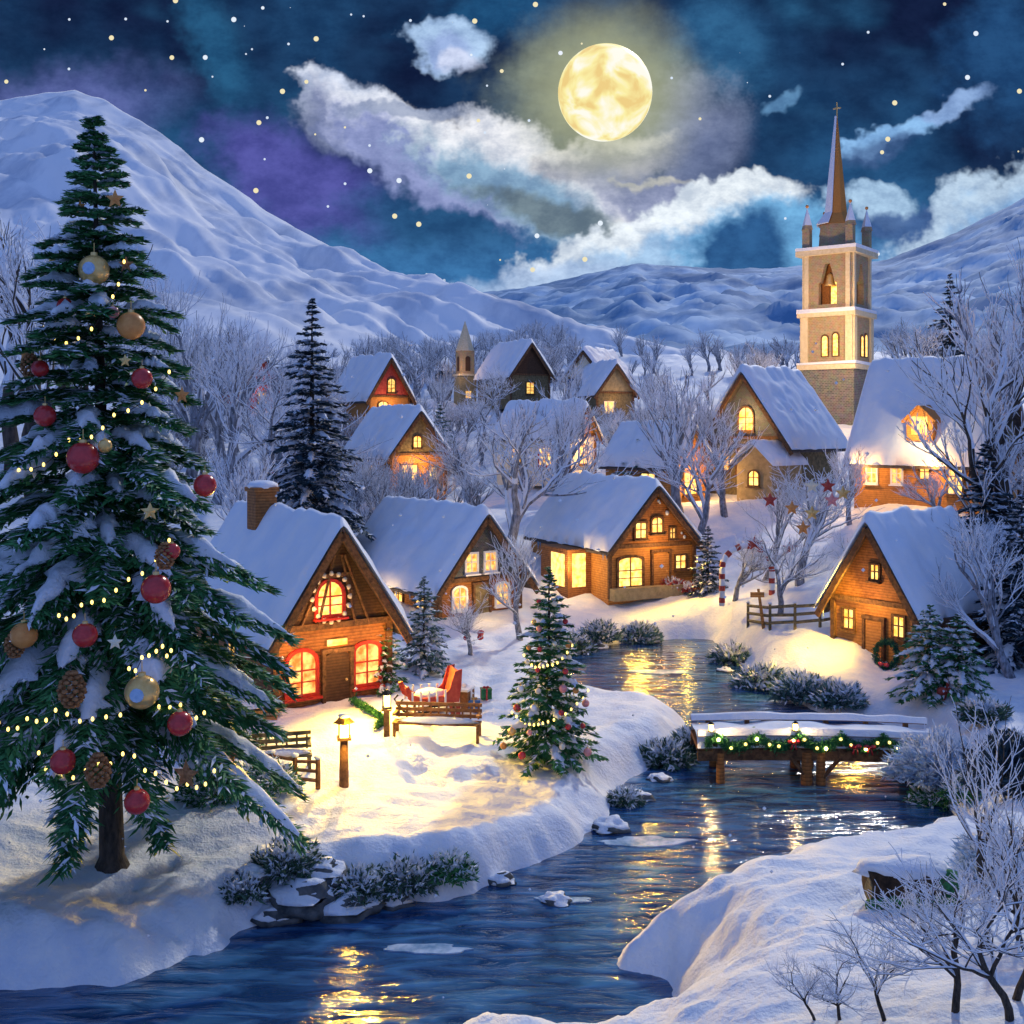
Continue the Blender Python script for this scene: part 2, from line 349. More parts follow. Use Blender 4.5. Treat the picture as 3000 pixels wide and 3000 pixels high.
def river(x, y):                                         # signed distance to the river outline, positive on land
    d2 = np.full(x.shape, 1e9); inside = np.zeros(x.shape, bool)
    for i in range(len(sh)):
        a = sh[i]; b = sh[(i + 1) % len(sh)]; e = b - a
        t = np.clip(((x - a[0]) * e[0] + (y - a[1]) * e[1]) / (e @ e), 0, 1)
        d2 = np.minimum(d2, (x - a[0] - t * e[0]) ** 2 + (y - a[1] - t * e[1]) ** 2)
        c = ((a[1] > y) != (b[1] > y)); inside ^= c & (x < (b[0] - a[0]) * (y - a[1]) / (b[1] - a[1] + 1e-12) + a[0])
    d = np.sqrt(d2); return np.where(inside, -d, d)
def pw_(U, V, z): Y = (CZ - z) * F / (V - HZ); return ((U - CX) / F * Y, Y)
PATHS = [[pw_(*q) for q in l] for l in ([(352,706,1.2),(385,742,1.2),(425,775,1.1),(500,770,1.),(560,790,1.),(640,745,.9),(700,722,.9)], [(385,742,1.2),(352,785,1.2),(300,830,1.1),(190,850,1.),(120,890,.9)],
  [(425,775,1.1),(480,690,1.2),(500,630,1.2)], [(890,660,1.),(860,690,1.),(930,716,1.)], [(1000,760,1.1),(960,850,1.3),(880,900,1.4),(760,960,1.3),(660,1010,1.2)])]
def H(x, y):
    x = np.atleast_1d(np.asarray(x, float)); y = np.atleast_1d(np.asarray(y, float))
    yy = np.clip(y, 13, 190); s = np.clip(x / yy, -.8, .75); l = np.log(yy)
    z = sol[-3] + sol[-2] * s + sol[-1] * l
    for i in range(n_): z = z + sol[i] * tps((s - cp[i, 0]) ** 2 + (l - cp[i, 1]) ** 2)
    z = z + fbm(x * .22, y * .22, 3) * 1.0 * np.clip((y - 12) / 60, .35, 1.6) + fbm(x * .8, y * .8, 9) * .30 + (np.abs(fbm(x * 1.1 + y * .5, y * 2.4, 31)) * .28 + fbm(x * 3, y * 3, 41) * .05) * np.clip((70 - y) / 30, 0, 1)
    for pl in PATHS:
        d2 = np.full(x.shape, 9e9)
        for a, b in zip(pl, pl[1:]):
            e = np.array([b[0] - a[0], b[1] - a[1]]); t = np.clip(((x - a[0]) * e[0] + (y - a[1]) * e[1]) / (e @ e), 0, 1)
            d2 = np.minimum(d2, (x - a[0] - t * e[0]) ** 2 + (y - a[1] - t * e[1]) ** 2)
        dd = np.sqrt(d2) + fbm(x * 1.3, y * 1.3, 77) * .5
        z = z - np.clip(1 - dd / .55, 0, 1) ** .5 * (.10 + .34 * np.abs(fbm(x * 4.5, y * 4.5, 88, 3)))
    z = np.maximum(z, .35)
    d = river(x, y) + fbm(x * .9, y * .9, 5) * .9
    t = np.clip((d + .5) / (1.9 + 1.1 * np.clip(x / np.maximum(y, 9) * 9 + .2, 0, 1)), 0, 1); t = t * t * (3 - 2 * t)
    return -.9 * (1 - t) + z * t
def gz(x, y): return float(H(x, y)[0])
def at(U, V, lo=13, hi=190):
    ys = np.linspace(lo, hi, 1600); xs = (U - CX) / F * ys; zr = CZ - (V - HZ) / F * ys; h = H(xs, ys)
    k = np.nonzero(h >= zr)[0]; k = k[0] if len(k) else -1
    return Vector((xs[k], ys[k], float(h[k])))
def on(U, Y):
    x = (U - CX) / F * Y; return Vector((x, Y, gz(x, Y)))
def px(U, V, Y): return Vector(((U - CX) / F * Y, Y, CZ - (V - HZ) / F * Y))

ss = np.linspace(-.95, .95, 520); ls = np.exp(np.linspace(math.log(9), math.log(260), 640))
S_, Y_ = np.meshgrid(ss, ls); X_ = S_ * (Y_ + 6); Z_ = H(X_.ravel(), Y_.ravel()).reshape(X_.shape)
nr, nc = X_.shape; ii = np.arange(nr * nc).reshape(nr, nc)
Q = np.stack([ii[:-1, :-1], ii[:-1, 1:], ii[1:, 1:], ii[1:, :-1]], -1).reshape(-1, 4)
g = fast_obj('ground', np.stack([X_, Y_, Z_], -1).reshape(-1, 3), Q, M['snow'], None, True); tag(g, kind='structure')

# water
def water_mat():
    m = bpy.data.materials.new('river_water'); m.use_nodes = True; t = m.node_tree; b = t.nodes['Principled BSDF']
    tcn = t.nodes.new('ShaderNodeTexCoord'); mp = t.nodes.new('ShaderNodeMapping'); mp.inputs['Scale'].default_value = (.55, 1.9, 1)
    t.links.new(tcn.outputs['Object'], mp.inputs[0])
    n = t.nodes.new('ShaderNodeTexNoise'); n.inputs['Scale'].default_value = 1.5; n.inputs['Detail'].default_value = 5; n.inputs['Distortion'].default_value = .6
    t.links.new(mp.outputs[0], n.inputs['Vector'])
    bp = t.nodes.new('ShaderNodeBump'); bp.inputs['Strength'].default_value = .55; bp.inputs['Distance'].default_value = .16
    t.links.new(n.outputs[0], bp.inputs['Height']); t.links.new(bp.outputs[0], b.inputs['Normal'])
    r = t.nodes.new('ShaderNodeMapRange'); r.inputs[1].default_value = .4; r.inputs[2].default_value = .68; t.links.new(n.outputs[0], r.inputs[0])
    mx = t.nodes.new('ShaderNodeMix'); mx.data_type = 'RGBA'; t.links.new(r.outputs[0], mx.inputs[0])
    mx.inputs[6].default_value = (.008, .040, .12, 1); mx.inputs[7].default_value = (.06, .19, .38, 1)
    t.links.new(mx.outputs[2], b.inputs['Base Color'])
    b.inputs['Roughness'].default_value = .10; b.inputs['IOR'].default_value = 1.5; b.inputs['Specular IOR Level'].default_value = .8
    return m
wm = MB(); wm.add([(-60, 6, 0), (60, 6, 0), (60, 75, 0), (-60, 75, 0)], [(0, 1, 2, 3)])
tag(wm.build('river', water_mat()), kind='structure')

# mountains: each a sheet rising from its foot to a ridge line and falling away behind
def mountain(name, ridge, foot, mt, nz=6, nu=240, seed=1, streak=1.0, conv=1.25):
    U0, U1 = ridge[0][0], ridge[-1][0]; us = np.linspace(U0, U1, nu)
    rv = np.interp(us, [r[0] for r in ridge], [r[1] for r in ridge]); ry = np.interp(us, [r[0] for r in ridge], [r[2] for r in ridge])
    fv = np.interp(us, [f[0] for f in foot], [f[1] for f in foot]); fy = np.interp(us, [f[0] for f in foot], [f[2] for f in foot])
    rz = CZ + (HZ - rv) / F * ry; fz = CZ + (HZ - fv) / F * fy
    ts = np.r_[np.linspace(0, 1, 130), np.linspace(1.02, 1.6, 24)]
    T, Uu = np.meshgrid(ts, us, indexing='ij')
    Y = fy + (ry - fy) * T; X = (Uu - CX) / F * Y
    Zu = fz + (rz - fz) * np.clip(T, 0, 1) ** conv; Zd = rz - (rz - fz + 20) * np.clip(T - 1, 0, 1) / .6
    Z = np.where(T <= 1, Zu, Zd)
    e = np.clip(T * 4, 0, 1) * np.where(T <= 1, 1 - .75 * T ** 6, 1)
    Z = Z + e * nz * (fbm(X * .05 + 3, Y * .05, seed + 9, 5) * .8 + fbm(X * .012 + 3, Y * .012, seed, 5) * .9 + streak * (fbm((X + Y * .9) * .05, (X * .35 - Y) * .012, seed + 20, 4)))
    a, b = X.shape; I = np.arange(a * b).reshape(a, b)
    Qd = np.stack([I[:-1, :-1], I[:-1, 1:], I[1:, 1:], I[1:, :-1]], -1).reshape(-1, 4)
    return tag(fast_obj(name, np.stack([X, Y, Z], -1).reshape(-1, 3), Qd, mt, None, True), kind='structure')
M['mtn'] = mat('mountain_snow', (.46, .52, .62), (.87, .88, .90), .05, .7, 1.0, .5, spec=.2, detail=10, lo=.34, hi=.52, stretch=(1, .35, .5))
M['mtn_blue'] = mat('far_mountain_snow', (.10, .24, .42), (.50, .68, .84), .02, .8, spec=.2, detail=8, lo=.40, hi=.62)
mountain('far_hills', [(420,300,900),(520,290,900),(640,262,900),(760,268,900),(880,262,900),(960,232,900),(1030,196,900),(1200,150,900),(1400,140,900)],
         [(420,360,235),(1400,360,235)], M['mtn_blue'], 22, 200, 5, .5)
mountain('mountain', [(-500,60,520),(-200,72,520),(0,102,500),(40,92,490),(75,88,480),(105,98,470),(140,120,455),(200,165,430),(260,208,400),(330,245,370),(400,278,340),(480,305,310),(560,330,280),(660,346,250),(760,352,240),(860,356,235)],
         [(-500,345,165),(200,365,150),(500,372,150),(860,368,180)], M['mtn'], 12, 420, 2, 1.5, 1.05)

# moon
mm = bpy.data.materials.new('moon_surface'); mm.use_nodes = True; t = mm.node_tree; b = t.nodes['Principled BSDF']
tcn = t.nodes.new('ShaderNodeTexCoord'); n = t.nodes.new('ShaderNodeTexNoise'); n.inputs['Scale'].default_value = .026; n.inputs['Detail'].default_value = 3; n.inputs['Distortion'].default_value = .5
t.links.new(tcn.outputs['Object'], n.inputs['Vector']); cr = t.nodes.new('ShaderNodeValToRGB'); t.links.new(n.outputs[0], cr.inputs[0])
cr.color_ramp.elements[0].position = .36; cr.color_ramp.elements[0].color = (.86, .62, .22, 1)
cr.color_ramp.elements[1].position = .60; cr.color_ramp.elements[1].color = (1, .97, .84, 1)
e = cr.color_ramp.elements.new(.46); e.color = (.97, .86, .36, 1)
t.links.new(cr.outputs[0], b.inputs['Emission Color']); b.inputs['Emission Strength'].default_value = 1.0; b.inputs['Base Color'].default_value = (0, 0, 0, 1)
YM = 1500; mo = MB().ball((0, 0, 0), 47 / F * YM, 48, 32).build('moon', mm, None, True); mo.location = px(605, 93, YM)
tag(mo, 'full pale yellow moon glowing above the valley', 'moon')

# ------------------------------------------------------------------ lamps' light
def point(loc, e, c=(1, .62, .22), r=.08, name='lamp_light'):
    l = bpy.data.lights.new(name, 'POINT'); l.energy = e; l.color = c; l.shadow_soft_size = r
    o = bpy.data.objects.new(name, l); col.objects.link(o); o.location = loc; return o
def spot(loc, tgt, e, ang=100, c=(1, .60, .07), r=.12):
    l = bpy.data.lights.new('window_light', 'SPOT'); l.energy = e; l.color = c; l.shadow_soft_size = r; l.spot_size = R(ang); l.spot_blend = .9
    o = bpy.data.objects.new('window_light', l); col.objects.link(o); o.location = loc
    o.rotation_euler = (Vector(loc) - Vector(tgt)).to_track_quat('Z', 'Y').to_euler(); return o

# ------------------------------------------------------------------ houses
def gable_snow(w, Ln, hw, hp, ovx, ov0, ov1, T, seed, sag=.0):
    na, nb = 44, 40; sl = (hp - hw) / (w / 2); V = []; Fc = []
    X1 = w / 2 + ovx + .06
    def under(x): return hp + .13 - (math.sqrt((x * sl) ** 2 + .02) - .14) + .02
    for lay in (0, 1):
        for i in range(nb + 1):
            bb = i / nb; y = -ov0 - .08 + (Ln + ov0 + ov1 + .16) * bb
            for j in range(na + 1):
                a = -1 + 2 * j / na; x = a * X1; z = under(x) - sag * math.sin(math.pi * bb)
                if lay:
                    ea = 1 - abs(a) ** 10; eb = 1 - abs(2 * bb - 1) ** 16
                    k = max(0, ea * eb) ** .35
                    nn = mnoise.noise(Vector((x * .8 + seed * 7, y * .8, seed))) * .55 + mnoise.noise(Vector((x * 2.2, y * 2.2, seed + 4))) * .28 + mnoise.noise(Vector((x * 5, y * 5, seed + 8))) * .10
                    z += T * k * (1 + nn + .35 * abs(a) ** 3)
                    if abs(a) > .93: x *= 1 + .03 * mnoise.noise(Vector((y * 1.7, seed, 3))) ; z -= .12 * max(0, mnoise.noise(Vector((y * 1.3, seed, 5))))
                else: z -= 0.0
                V.append((x * (1 + (0 if lay else 0)), y, z))
    W = na + 1; O = (nb + 1) * W
    for i in range(nb):
        for j in range(na):
            a = i * W + j; Fc.append((a, a + W, a + W + 1, a + 1)); b = O + a; Fc.append((b, b + 1, b + W + 1, b + W))
    for i in range(nb):
        for j in (0, na):
            a = i * W + j; f = (a, O + a, O + a + W, a + W); Fc.append(f if j == na else f[::-1])
    for j in range(na):
        for i in (0, nb):
            a = i * W + j; f = (a, a + 1, O + a + 1, O + a); Fc.append(f if i == 0 else f[::-1])
    return V, Fc
def arch_prof(w, h, arch, n=8):
    p = [(-w / 2, 0), (w / 2, 0)]
    if arch == 0: return p + [(w / 2, h), (-w / 2, h)]
    r = w / 2; hh = h - r * arch
    return p + [(r * math.cos(math.pi * k / n), hh + r * arch * math.sin(math.pi * k / n)) for k in range(n + 1)]
def window(root, face, a, z, w, h, arch=0, fm='beam', pm='win', d=0, cross=True, house=None, label=None):
    # face: 'front' (y=0, normal -y), 'left' (x=-w/2) or 'right'
    hs = house or root['hs']; hw_ = hs[0] / 2
    Mx = {'front': Matrix.Translation((a, -d, z)), 'left': Matrix.Translation((-hw_ - d, a, z)) @ Matrix.Rotation(R(-90), 4, 'Z'),
          'right': Matrix.Translation((hw_ + d, a, z)) @ Matrix.Rotation(R(90), 4, 'Z')}[face]
    f = MB(); f.M = Mx; t = .07 + w * .05
    o = arch_prof(w + 2 * t, h + 2 * t, arch); o = [(x, y - t) for x, y in o]; i_ = arch_prof(w, h, arch); n = len(o)
    vs = [(x, y_, zz) for y_ in (-.09, .0) for x, zz in o] + [(x, y_, zz) for y_ in (-.09, .0) for x, zz in i_]
    fs = []
    for k in range(n):
        k2 = (k + 1) % n; fs += [(k, k2, 2 * n + k2, 2 * n + k), (k, k + n, k2 + n, k2), (2 * n + k, 2 * n + k2, 3 * n + k2, 3 * n + k)]
    f.add(vs, fs)
    if cross:
        f.box((0, -.055, h / 2), (.045, .05, h)); f.box((0, -.056, h * .55), (w, .046, .045))
        if h > 1.0: f.box((0, -.056, h * .28), (w, .046, .035))
    f.box((0, -.12, -t - .03), (w + 3 * t, .2, .07))
    fo = f.build('window', M[fm], root)
    p = MB(); p.M = Mx; pr = arch_prof(w, h, arch); p.add([(x, -.025, zz) for x, zz in pr], [tuple(range(len(pr)))])
    p.build('pane', M[pm], fo)
    if label: fo['label'] = label
    return fo
def house(name, label, cat, loc, rot, w, Ln, hw, hp, wallm='wood_brown', gm=None, ovx=.45, ov0=.5, ov1=.3, T=.32, seed=1, beams=True, bm='beam', group=None, L_ice=0):
    root = empty(name, loc, R(rot), label, cat, group); root['hs'] = [w, Ln, hw, hp]
    sl = (hp - hw) / (w / 2)
    b = MB(); b.prism([(-w / 2, -1.2), (w / 2, -1.2), (w / 2, hw), (0, hp), (-w / 2, hw)], 0, Ln); b.build('wall', M[wallm], root)
    if gm:
        b = MB(); b.prism([(-w / 2 - .02, hw * .98), (w / 2 + .02, hw * .98), (0, hp - .02)], -.045, -.003); b.build('gable', M[gm], root)
    r = MB(); th = .12
    for s in (-1, 1):
        xe = s * (w / 2 + ovx); ze = hw - ovx * sl
        pr = [(0, hp), (xe, ze), (xe, ze + th), (0, hp + th)]
        r.prism(pr if s < 0 else pr[::-1], -ov0, Ln + ov1)
    ro = r.build('roof', M['shingle'], root)
    V, Fc = gable_snow(w, Ln, hw, hp, ovx, ov0, ov1, T, seed)
    mesh_obj('snow', V, Fc, M['roofsnow'], ro, True)
    if beams:
        bb = MB(); ln = math.hypot(w / 2 + ovx, (w / 2 + ovx) * sl)
        for s in (-1, 1):
            cxm = s * (w / 2 + ovx) / 2; czm = hp - abs(cxm) * sl - .12
            bb.box((cxm, -ov0 + .02, czm), (ln, .10, .24), ry=s * math.atan(sl))
        bb.build('bargeboard', M[bm], root)
        bb = MB(); bb.box((0, -.09, hw), (w + .16, .14, .2))
        bb.build('beam', M[bm], root)
        for x in (-w / 2 + .06, w / 2 - .06): MB().box((x, -.07, hw / 2 - .2), (.2, .13, hw - .1 + .4)).build('corner_post', M[bm], root)
    if L_ice: icicles(ro, w, -ov0 + .1, Ln * .9, hw - ovx * sl, L_ice, ovx=ovx)
    return root, ro
def chimney(ro, x, y, z0, h, s=.7, m='wood_dark', snow=True):
    c = MB(); c.box((x, y, z0 + h / 2), (s, s, h)); c.box((x, y, z0 + h - .08), (s + .14, s + .14, .16)); c.build('chimney', M[m], ro)
    if snow: MB().ball((x, y, z0 + h + .02), s * .66, 14, 8, (1, 1, .42), .25, 3).build('chimney_snow', M['roofsnow'], ro, True)
def icicles(ro, w, y0, y1, ze, n, side=-1, ovx=.45):
    for k in range(n):
        y = random.uniform(y0, y1); L_ = random.uniform(.15, .55)
        MB().tube([(side * (w / 2 + ovx), y, ze + .04), (side * (w / 2 + ovx), y, ze - L_)], [.04, .003], 5).build('icicle', M['ice'], ro, True)
def door(root, a, w, h, m='wood_dark', face='front', d=0, arch=0):
    b = MB(); b.prism([(x + a, z) for x, z in arch_prof(w, h, arch)], -.10 - d, -.003 - d); o = b.build('door', M[m], root)
    MB().ball((a + w * .36, -.13 - d, h * .48), .045, 8, 6).build('handle', M['gold'], o, True)
    f = MB(); f.box((a - w / 2 - .07, -.08 - d, h / 2), (.12, .16, h)); f.box((a + w / 2 + .07, -.08 - d, h / 2), (.12, .16, h)); f.box((a, -.085 - d, h + .07), (w + .3, .17, .14))
    f.build('door_frame', M['beam'], root)
    return o
def local(root, p): return Matrix.Translation(root.location) @ Matrix.Rotation(root.rotation_euler.z, 4, 'Z') @ Vector(p)

# -- main cottage
p = on(333, 35.6); p.z = 1.05
A_, ro = house('cottage', 'large brown timber cottage with red glowing windows and a chimney behind the lamp-lit lawn', 'cottage', p, 35, 4.15, 8.2, 2.65, 5.75,
               'wood_brown', 'wood_dark', .4, .7, .3, .38, 1)
chimney(ro, -.35, 5.1, 4.9, 2.0, .8, 'wood_brown'); icicles(ro, 4.15, -.5, 2.5, 2.65 - .4 * 1.49, 7, ovx=.4)
window(A_, 'front', -1.12, .55, .95, 1.35, .8, 'redshade', 'winred', .02, label='arched window in a bright red frame, left of the door')
window(A_, 'front', 1.2, .6, .85, 1.3, .5, 'redshade', 'winred', .02, label='window in a bright red frame, right of the door')
window(A_, 'front', -.15, 3.0, .85, 1.05, 1.0, 'redshade', 'winhot', .05, label='round topped attic window with a red frame')
window(A_, 'left', 3.4, .8, .7, .9, 0, 'beam', 'win', .0)
door(A_, .12, .85, 1.75, 'wood_dark', arch=.3)
MB().box((.1, -.11, 2.08), (.7, .05, .2)).build('transom_light', M['winhot'], A_)
b = MB(); b.box((.1, -.55, -.02), (1.6, .9, .24)); b.box((.1, -1.2, -.14), (1.9, .5, .2)); b.build('doorstep', M['ochre'], A_)
b = MB()
for k, x in enumerate((-1.2, -.6, .75, 1.25)): b.tube([(x * .2 + .1, -.13, 4.9), (x, -.13, 2.62)], .05, 5)
b.box((0, -.12, 3.95 + .3), (1.3, .09, .14)); b.build('gable_brace', M['beam'], A_)
b = MB()
for k in range(16):
    a = math.pi * 2 * k / 16; b.ball((-.15 + .66 * math.cos(a), -.2, 3.55 + .78 * math.sin(a)), .085, 6, 5, (1, .6, 1), .4, k)
b.build('stone_surround', M['cream'], A_, True)
spot(local(A_, (-.9, -.8, 3.0)), local(A_, (.5, -8, -1.0)), 1500, 125, (1, .60, .055))
spot(local(A_, (.9, -.8, 3.0)), local(A_, (-2.6, -12, -1.0)), 6500, 116, (1, .60, .055))
point(local(A_, (.1, -.75, 2.0)), 60, (1, .5, .15))
point(local(A_, (-1.6, -.7, 2.1)), 45, (1, .5, .15)); point(local(A_, (1.6, -.7, 2.1)), 45, (1, .5, .15)); point(local(A_, (-.9, -.6, 3.2)), 30, (1, .5, .15))
# -- second cottage
p = on(480, 53); p.z = 1.1
B_, ro = house('cottage', 'wide snow-roofed cottage with a grey shingled gable behind the large brown cottage', 'cottage', p, 36, 4.8, 9.0, 1.75, 4.75, 'wood_brown', 'greywall', .6, .7, .3, .42, 2, L_ice=9)
for k, (a, z) in enumerate(((-.55, 2.1), (.55, 2.1))): window(B_, 'front', a, z, .6, .85, 0, 'white', 'win', .05)
window(B_, 'front', -1.2, .4, .7, 1.0, .6, 'white', 'win'); window(B_, 'front', 1.3, .4, .7, 1.0, .6, 'white', 'win')
for y in (1.5, 3.6, 5.8): window(B_, 'left', y, .35, .8, .8, 0, 'beam', 'winhot')
door(B_, .05, .8, 1.45, 'olive'); point(local(B_, (-3.9, 3.5, .8)), 70); point(local(B_, (-.8, -1.4, 1.2)), 90)
# -- third cottage
p = on(652, 57); p.z = 1.75
C_, ro = house('cottage', 'amber timber cottage with a snow-dotted gable and a large lit doorway across the river', 'cottage', p, 26, 5.3, 8.6, 2.3, 5.25, 'wood_amber', 'wood_brown', .35, .6, .3, .40, 3, L_ice=9)
window(C_, 'front', -1.35, .25, 1.4, 1.45, .25, 'beam', 'winhot', .01); window(C_, 'front', 1.75, 1.0, .6, .65, 0, 'beam', 'winhot', .01)
window(C_, 'front', -.75, 2.7, .62, .75, 0, 'beam', 'winhot', .06); window(C_, 'front', .25, 2.95, .62, .75, .6, 'beam', 'winhot', .06)
window(C_, 'front', 1.2, 2.6, .3, .5, 0, 'beam', 'win', .06)
door(C_, .5, .95, 1.9, 'wood_amber', arch=.3)
b = MB(); b.prism([(-1.2, -.6), (1.2, -.6), (1.2, 2.1), (-1.2, 2.1)], 5.0, 6.2, 'x'); C2 = MB(); C2.box((-3.3, 3.2, .55), (1.5, 3.0, 3.0)); C2.build('side_porch', M['wood_brown'], C_)
b = MB(); b.add([(-4.07, 2.0, .1), (-4.07, 2.0, 1.8), (-4.07, 3.5, 1.8), (-4.07, 3.5, .1)], [(0, 1, 2, 3)]); b.build('lit_doorway', M['winhot'], C_)
b = MB(); b.add([(-3.8, 1.68, .1), (-3.0, 1.68, .1), (-3.0, 1.68, 1.85), (-3.8, 1.68, 1.85)], [(0, 1, 2, 3)]); b.build('lit_doorway', M['winhot'], C_)
b = MB()
for k in range(13):
    s = random.choice((-1, 1)); t_ = random.random(); b.ball((s * (.3 + 2.0 * t_), -.12, 4.75 - 2.4 * t_ - .15), random.uniform(.07, .12), 7, 5, (1, .5, 1), .3, k)
b.build('gable_snow', M['snow'], C_, True)
MB().box((0, -.35, -.1), (5.3, .6, .6)).build('stone_footing', M['ochre'], C_)
spot(local(C_, (-1.2, -.9, 2.6)), local(C_, (-1.6, -8, -1.2)), 1500, 130); spot(local(C_, (1.5, -.9, 1.7)), local(C_, (2, -6, -1.2)), 350, 130)
point(local(C_, (-4.3, 1.2, 1.3)), 150)
point(local(C_, (0, -1.2, 2.4)), 160, (1, .55, .16))
# -- right cottage
p = on(874, 43.2); p.z = .95
D_, ro = house('cottage', 'small amber cottage under a broad snowy roof beside the rail fence on the right bank', 'cottage', p, -54, 3.9, 5.0, 2.3, 5.3, 'wood_amber', 'wood_brown', .45, .5, .4, .42, 4, L_ice=7)
window(D_, 'front', -1.15, 1.1, .45, .75, 0, 'beam', 'winhot', .01); window(D_, 'front', 1.15, 1.1, .45, .75, 0, 'beam', 'winhot', .01)
door(D_, .05, .75, 1.6, 'wood_amber')
window(D_, 'front', .1, 3.2, .35, .55, 0, 'beam', 'winhot', .05)
b = MB(); b.box((2.3, 2.2, .6), (.9, 2.6, 2.6)); b.build('side_porch', M['wood_dark'], D_)
spot(local(D_, (-.5, -.7, 3.2)), local(D_, (-2.5, -9, -.8)), 900, 130); spot(local(D_, (.4, -.7, 3.2)), local(D_, (-8, -6, -.8)), 2300, 130)
point(local(D_, (0, -1.0, 2.3)), 110, (1, .55, .16))
# -- upper right lodge
p = on(1000, 61); p.z = 6.4
E_, ro = house('lodge', 'big hillside lodge with glowing amber walls and a lit dormer below the church', 'lodge', p, 46, 5.8, 7.2, 2.3, 7.3, 'wood_amber', 'olive', .5, .6, .4, .42, 5)
window(E_, 'left', 1.3, .1, .75, 1.75, .8, 'beam', 'winhot'); window(E_, 'left', 3.0, .9, .5, .7, 0, 'beam', 'winhot')
for y in (4.6, 6.1): window(E_, 'left', y, .6, .55, 1.0, 0, 'white', 'win')
window(E_, 'front', -.9, .3, .8, 1.4, .8, 'redshade', 'winhot'); window(E_, 'front', 1.2, .6, .8, 1.0, 0, 'beam', 'win')
dm = MB(); dm.M = Matrix.Translation((-2.0, 3.2, 3.7)); dm.prism([(-.75, -.7), (.75, -.7), (.75, .45), (0, 1.15), (-.75, .45)], -1.15, .8, 'x'); dm.build('dormer', M['wood_amber'], E_)
dr = MB(); dr.M = dm.M
for s in (-1, 1): dr.prism([(0, 1.18), (s * .95, .3), (s * .95, .42), (0, 1.32)][::s], -1.35, .9, 'x')
dr.build('dormer_roof', M['spire'], E_)
b = MB(); b.add([(-3.16, 2.75, 3.35), (-3.16, 3.65, 3.35), (-3.16, 3.65, 4.35), (-3.16, 2.75, 4.35)], [(0, 1, 2, 3)]); b.build('dormer_window', M['winhot'], E_)
point(local(E_, (-4.1, 3.2, 3.6)), 170, (1, .72, .3)); point(local(E_, (-3.9, 2.2, 1.6)), 260, (1, .5, .12)); point(local(E_, (-3.9, 6.5, 1.4)), 230, (1, .5, .12))
# -- chapel house in front of the church
p = on(748, 73); p.z = 6.3
G_, ro = house('house', 'steep-gabled olive house with one tall lit window left of the church tower', 'house', p, -46, 6.2, 6.0, 3.2, 7.4, 'olive', 'greywall', .7, .8, .4, .5, 6)
window(G_, 'front', -.1, 3.7, 1.1, 1.5, 1, 'beam', 'winhot', .06); window(G_, 'front', -.3, .8, 1.1, 1.7, 1, 'beam', 'winhot'); window(G_, 'front', -1.9, 1.0, .8, 1.3, .6, 'beam', 'win')
point(local(G_, (.3, -1.2, 4.5)), 240, (1, .6, .2))
b = MB(); b.M = Matrix.Translation((2.2, -2.6, -.4)); b.prism([(-1.3, -1.0), (1.3, -1.0), (1.3, 1.9), (0, 3.1), (-1.3, 1.9)], 0, 3.5); b.build('side_wing', M['ochre'], G_)
V, Fc = gable_snow(2.6, 3.5, 1.9, 3.1, .3, .35, .2, .25, 9); o = mesh_obj('side_wing_snow', V, Fc, M['roofsnow'], G_, True); o.location = (2.2, -2.6, -.4)
window(G_, 'front', 2.2, .2, .7, .9, .8, 'beam', 'winhot', 2.6)
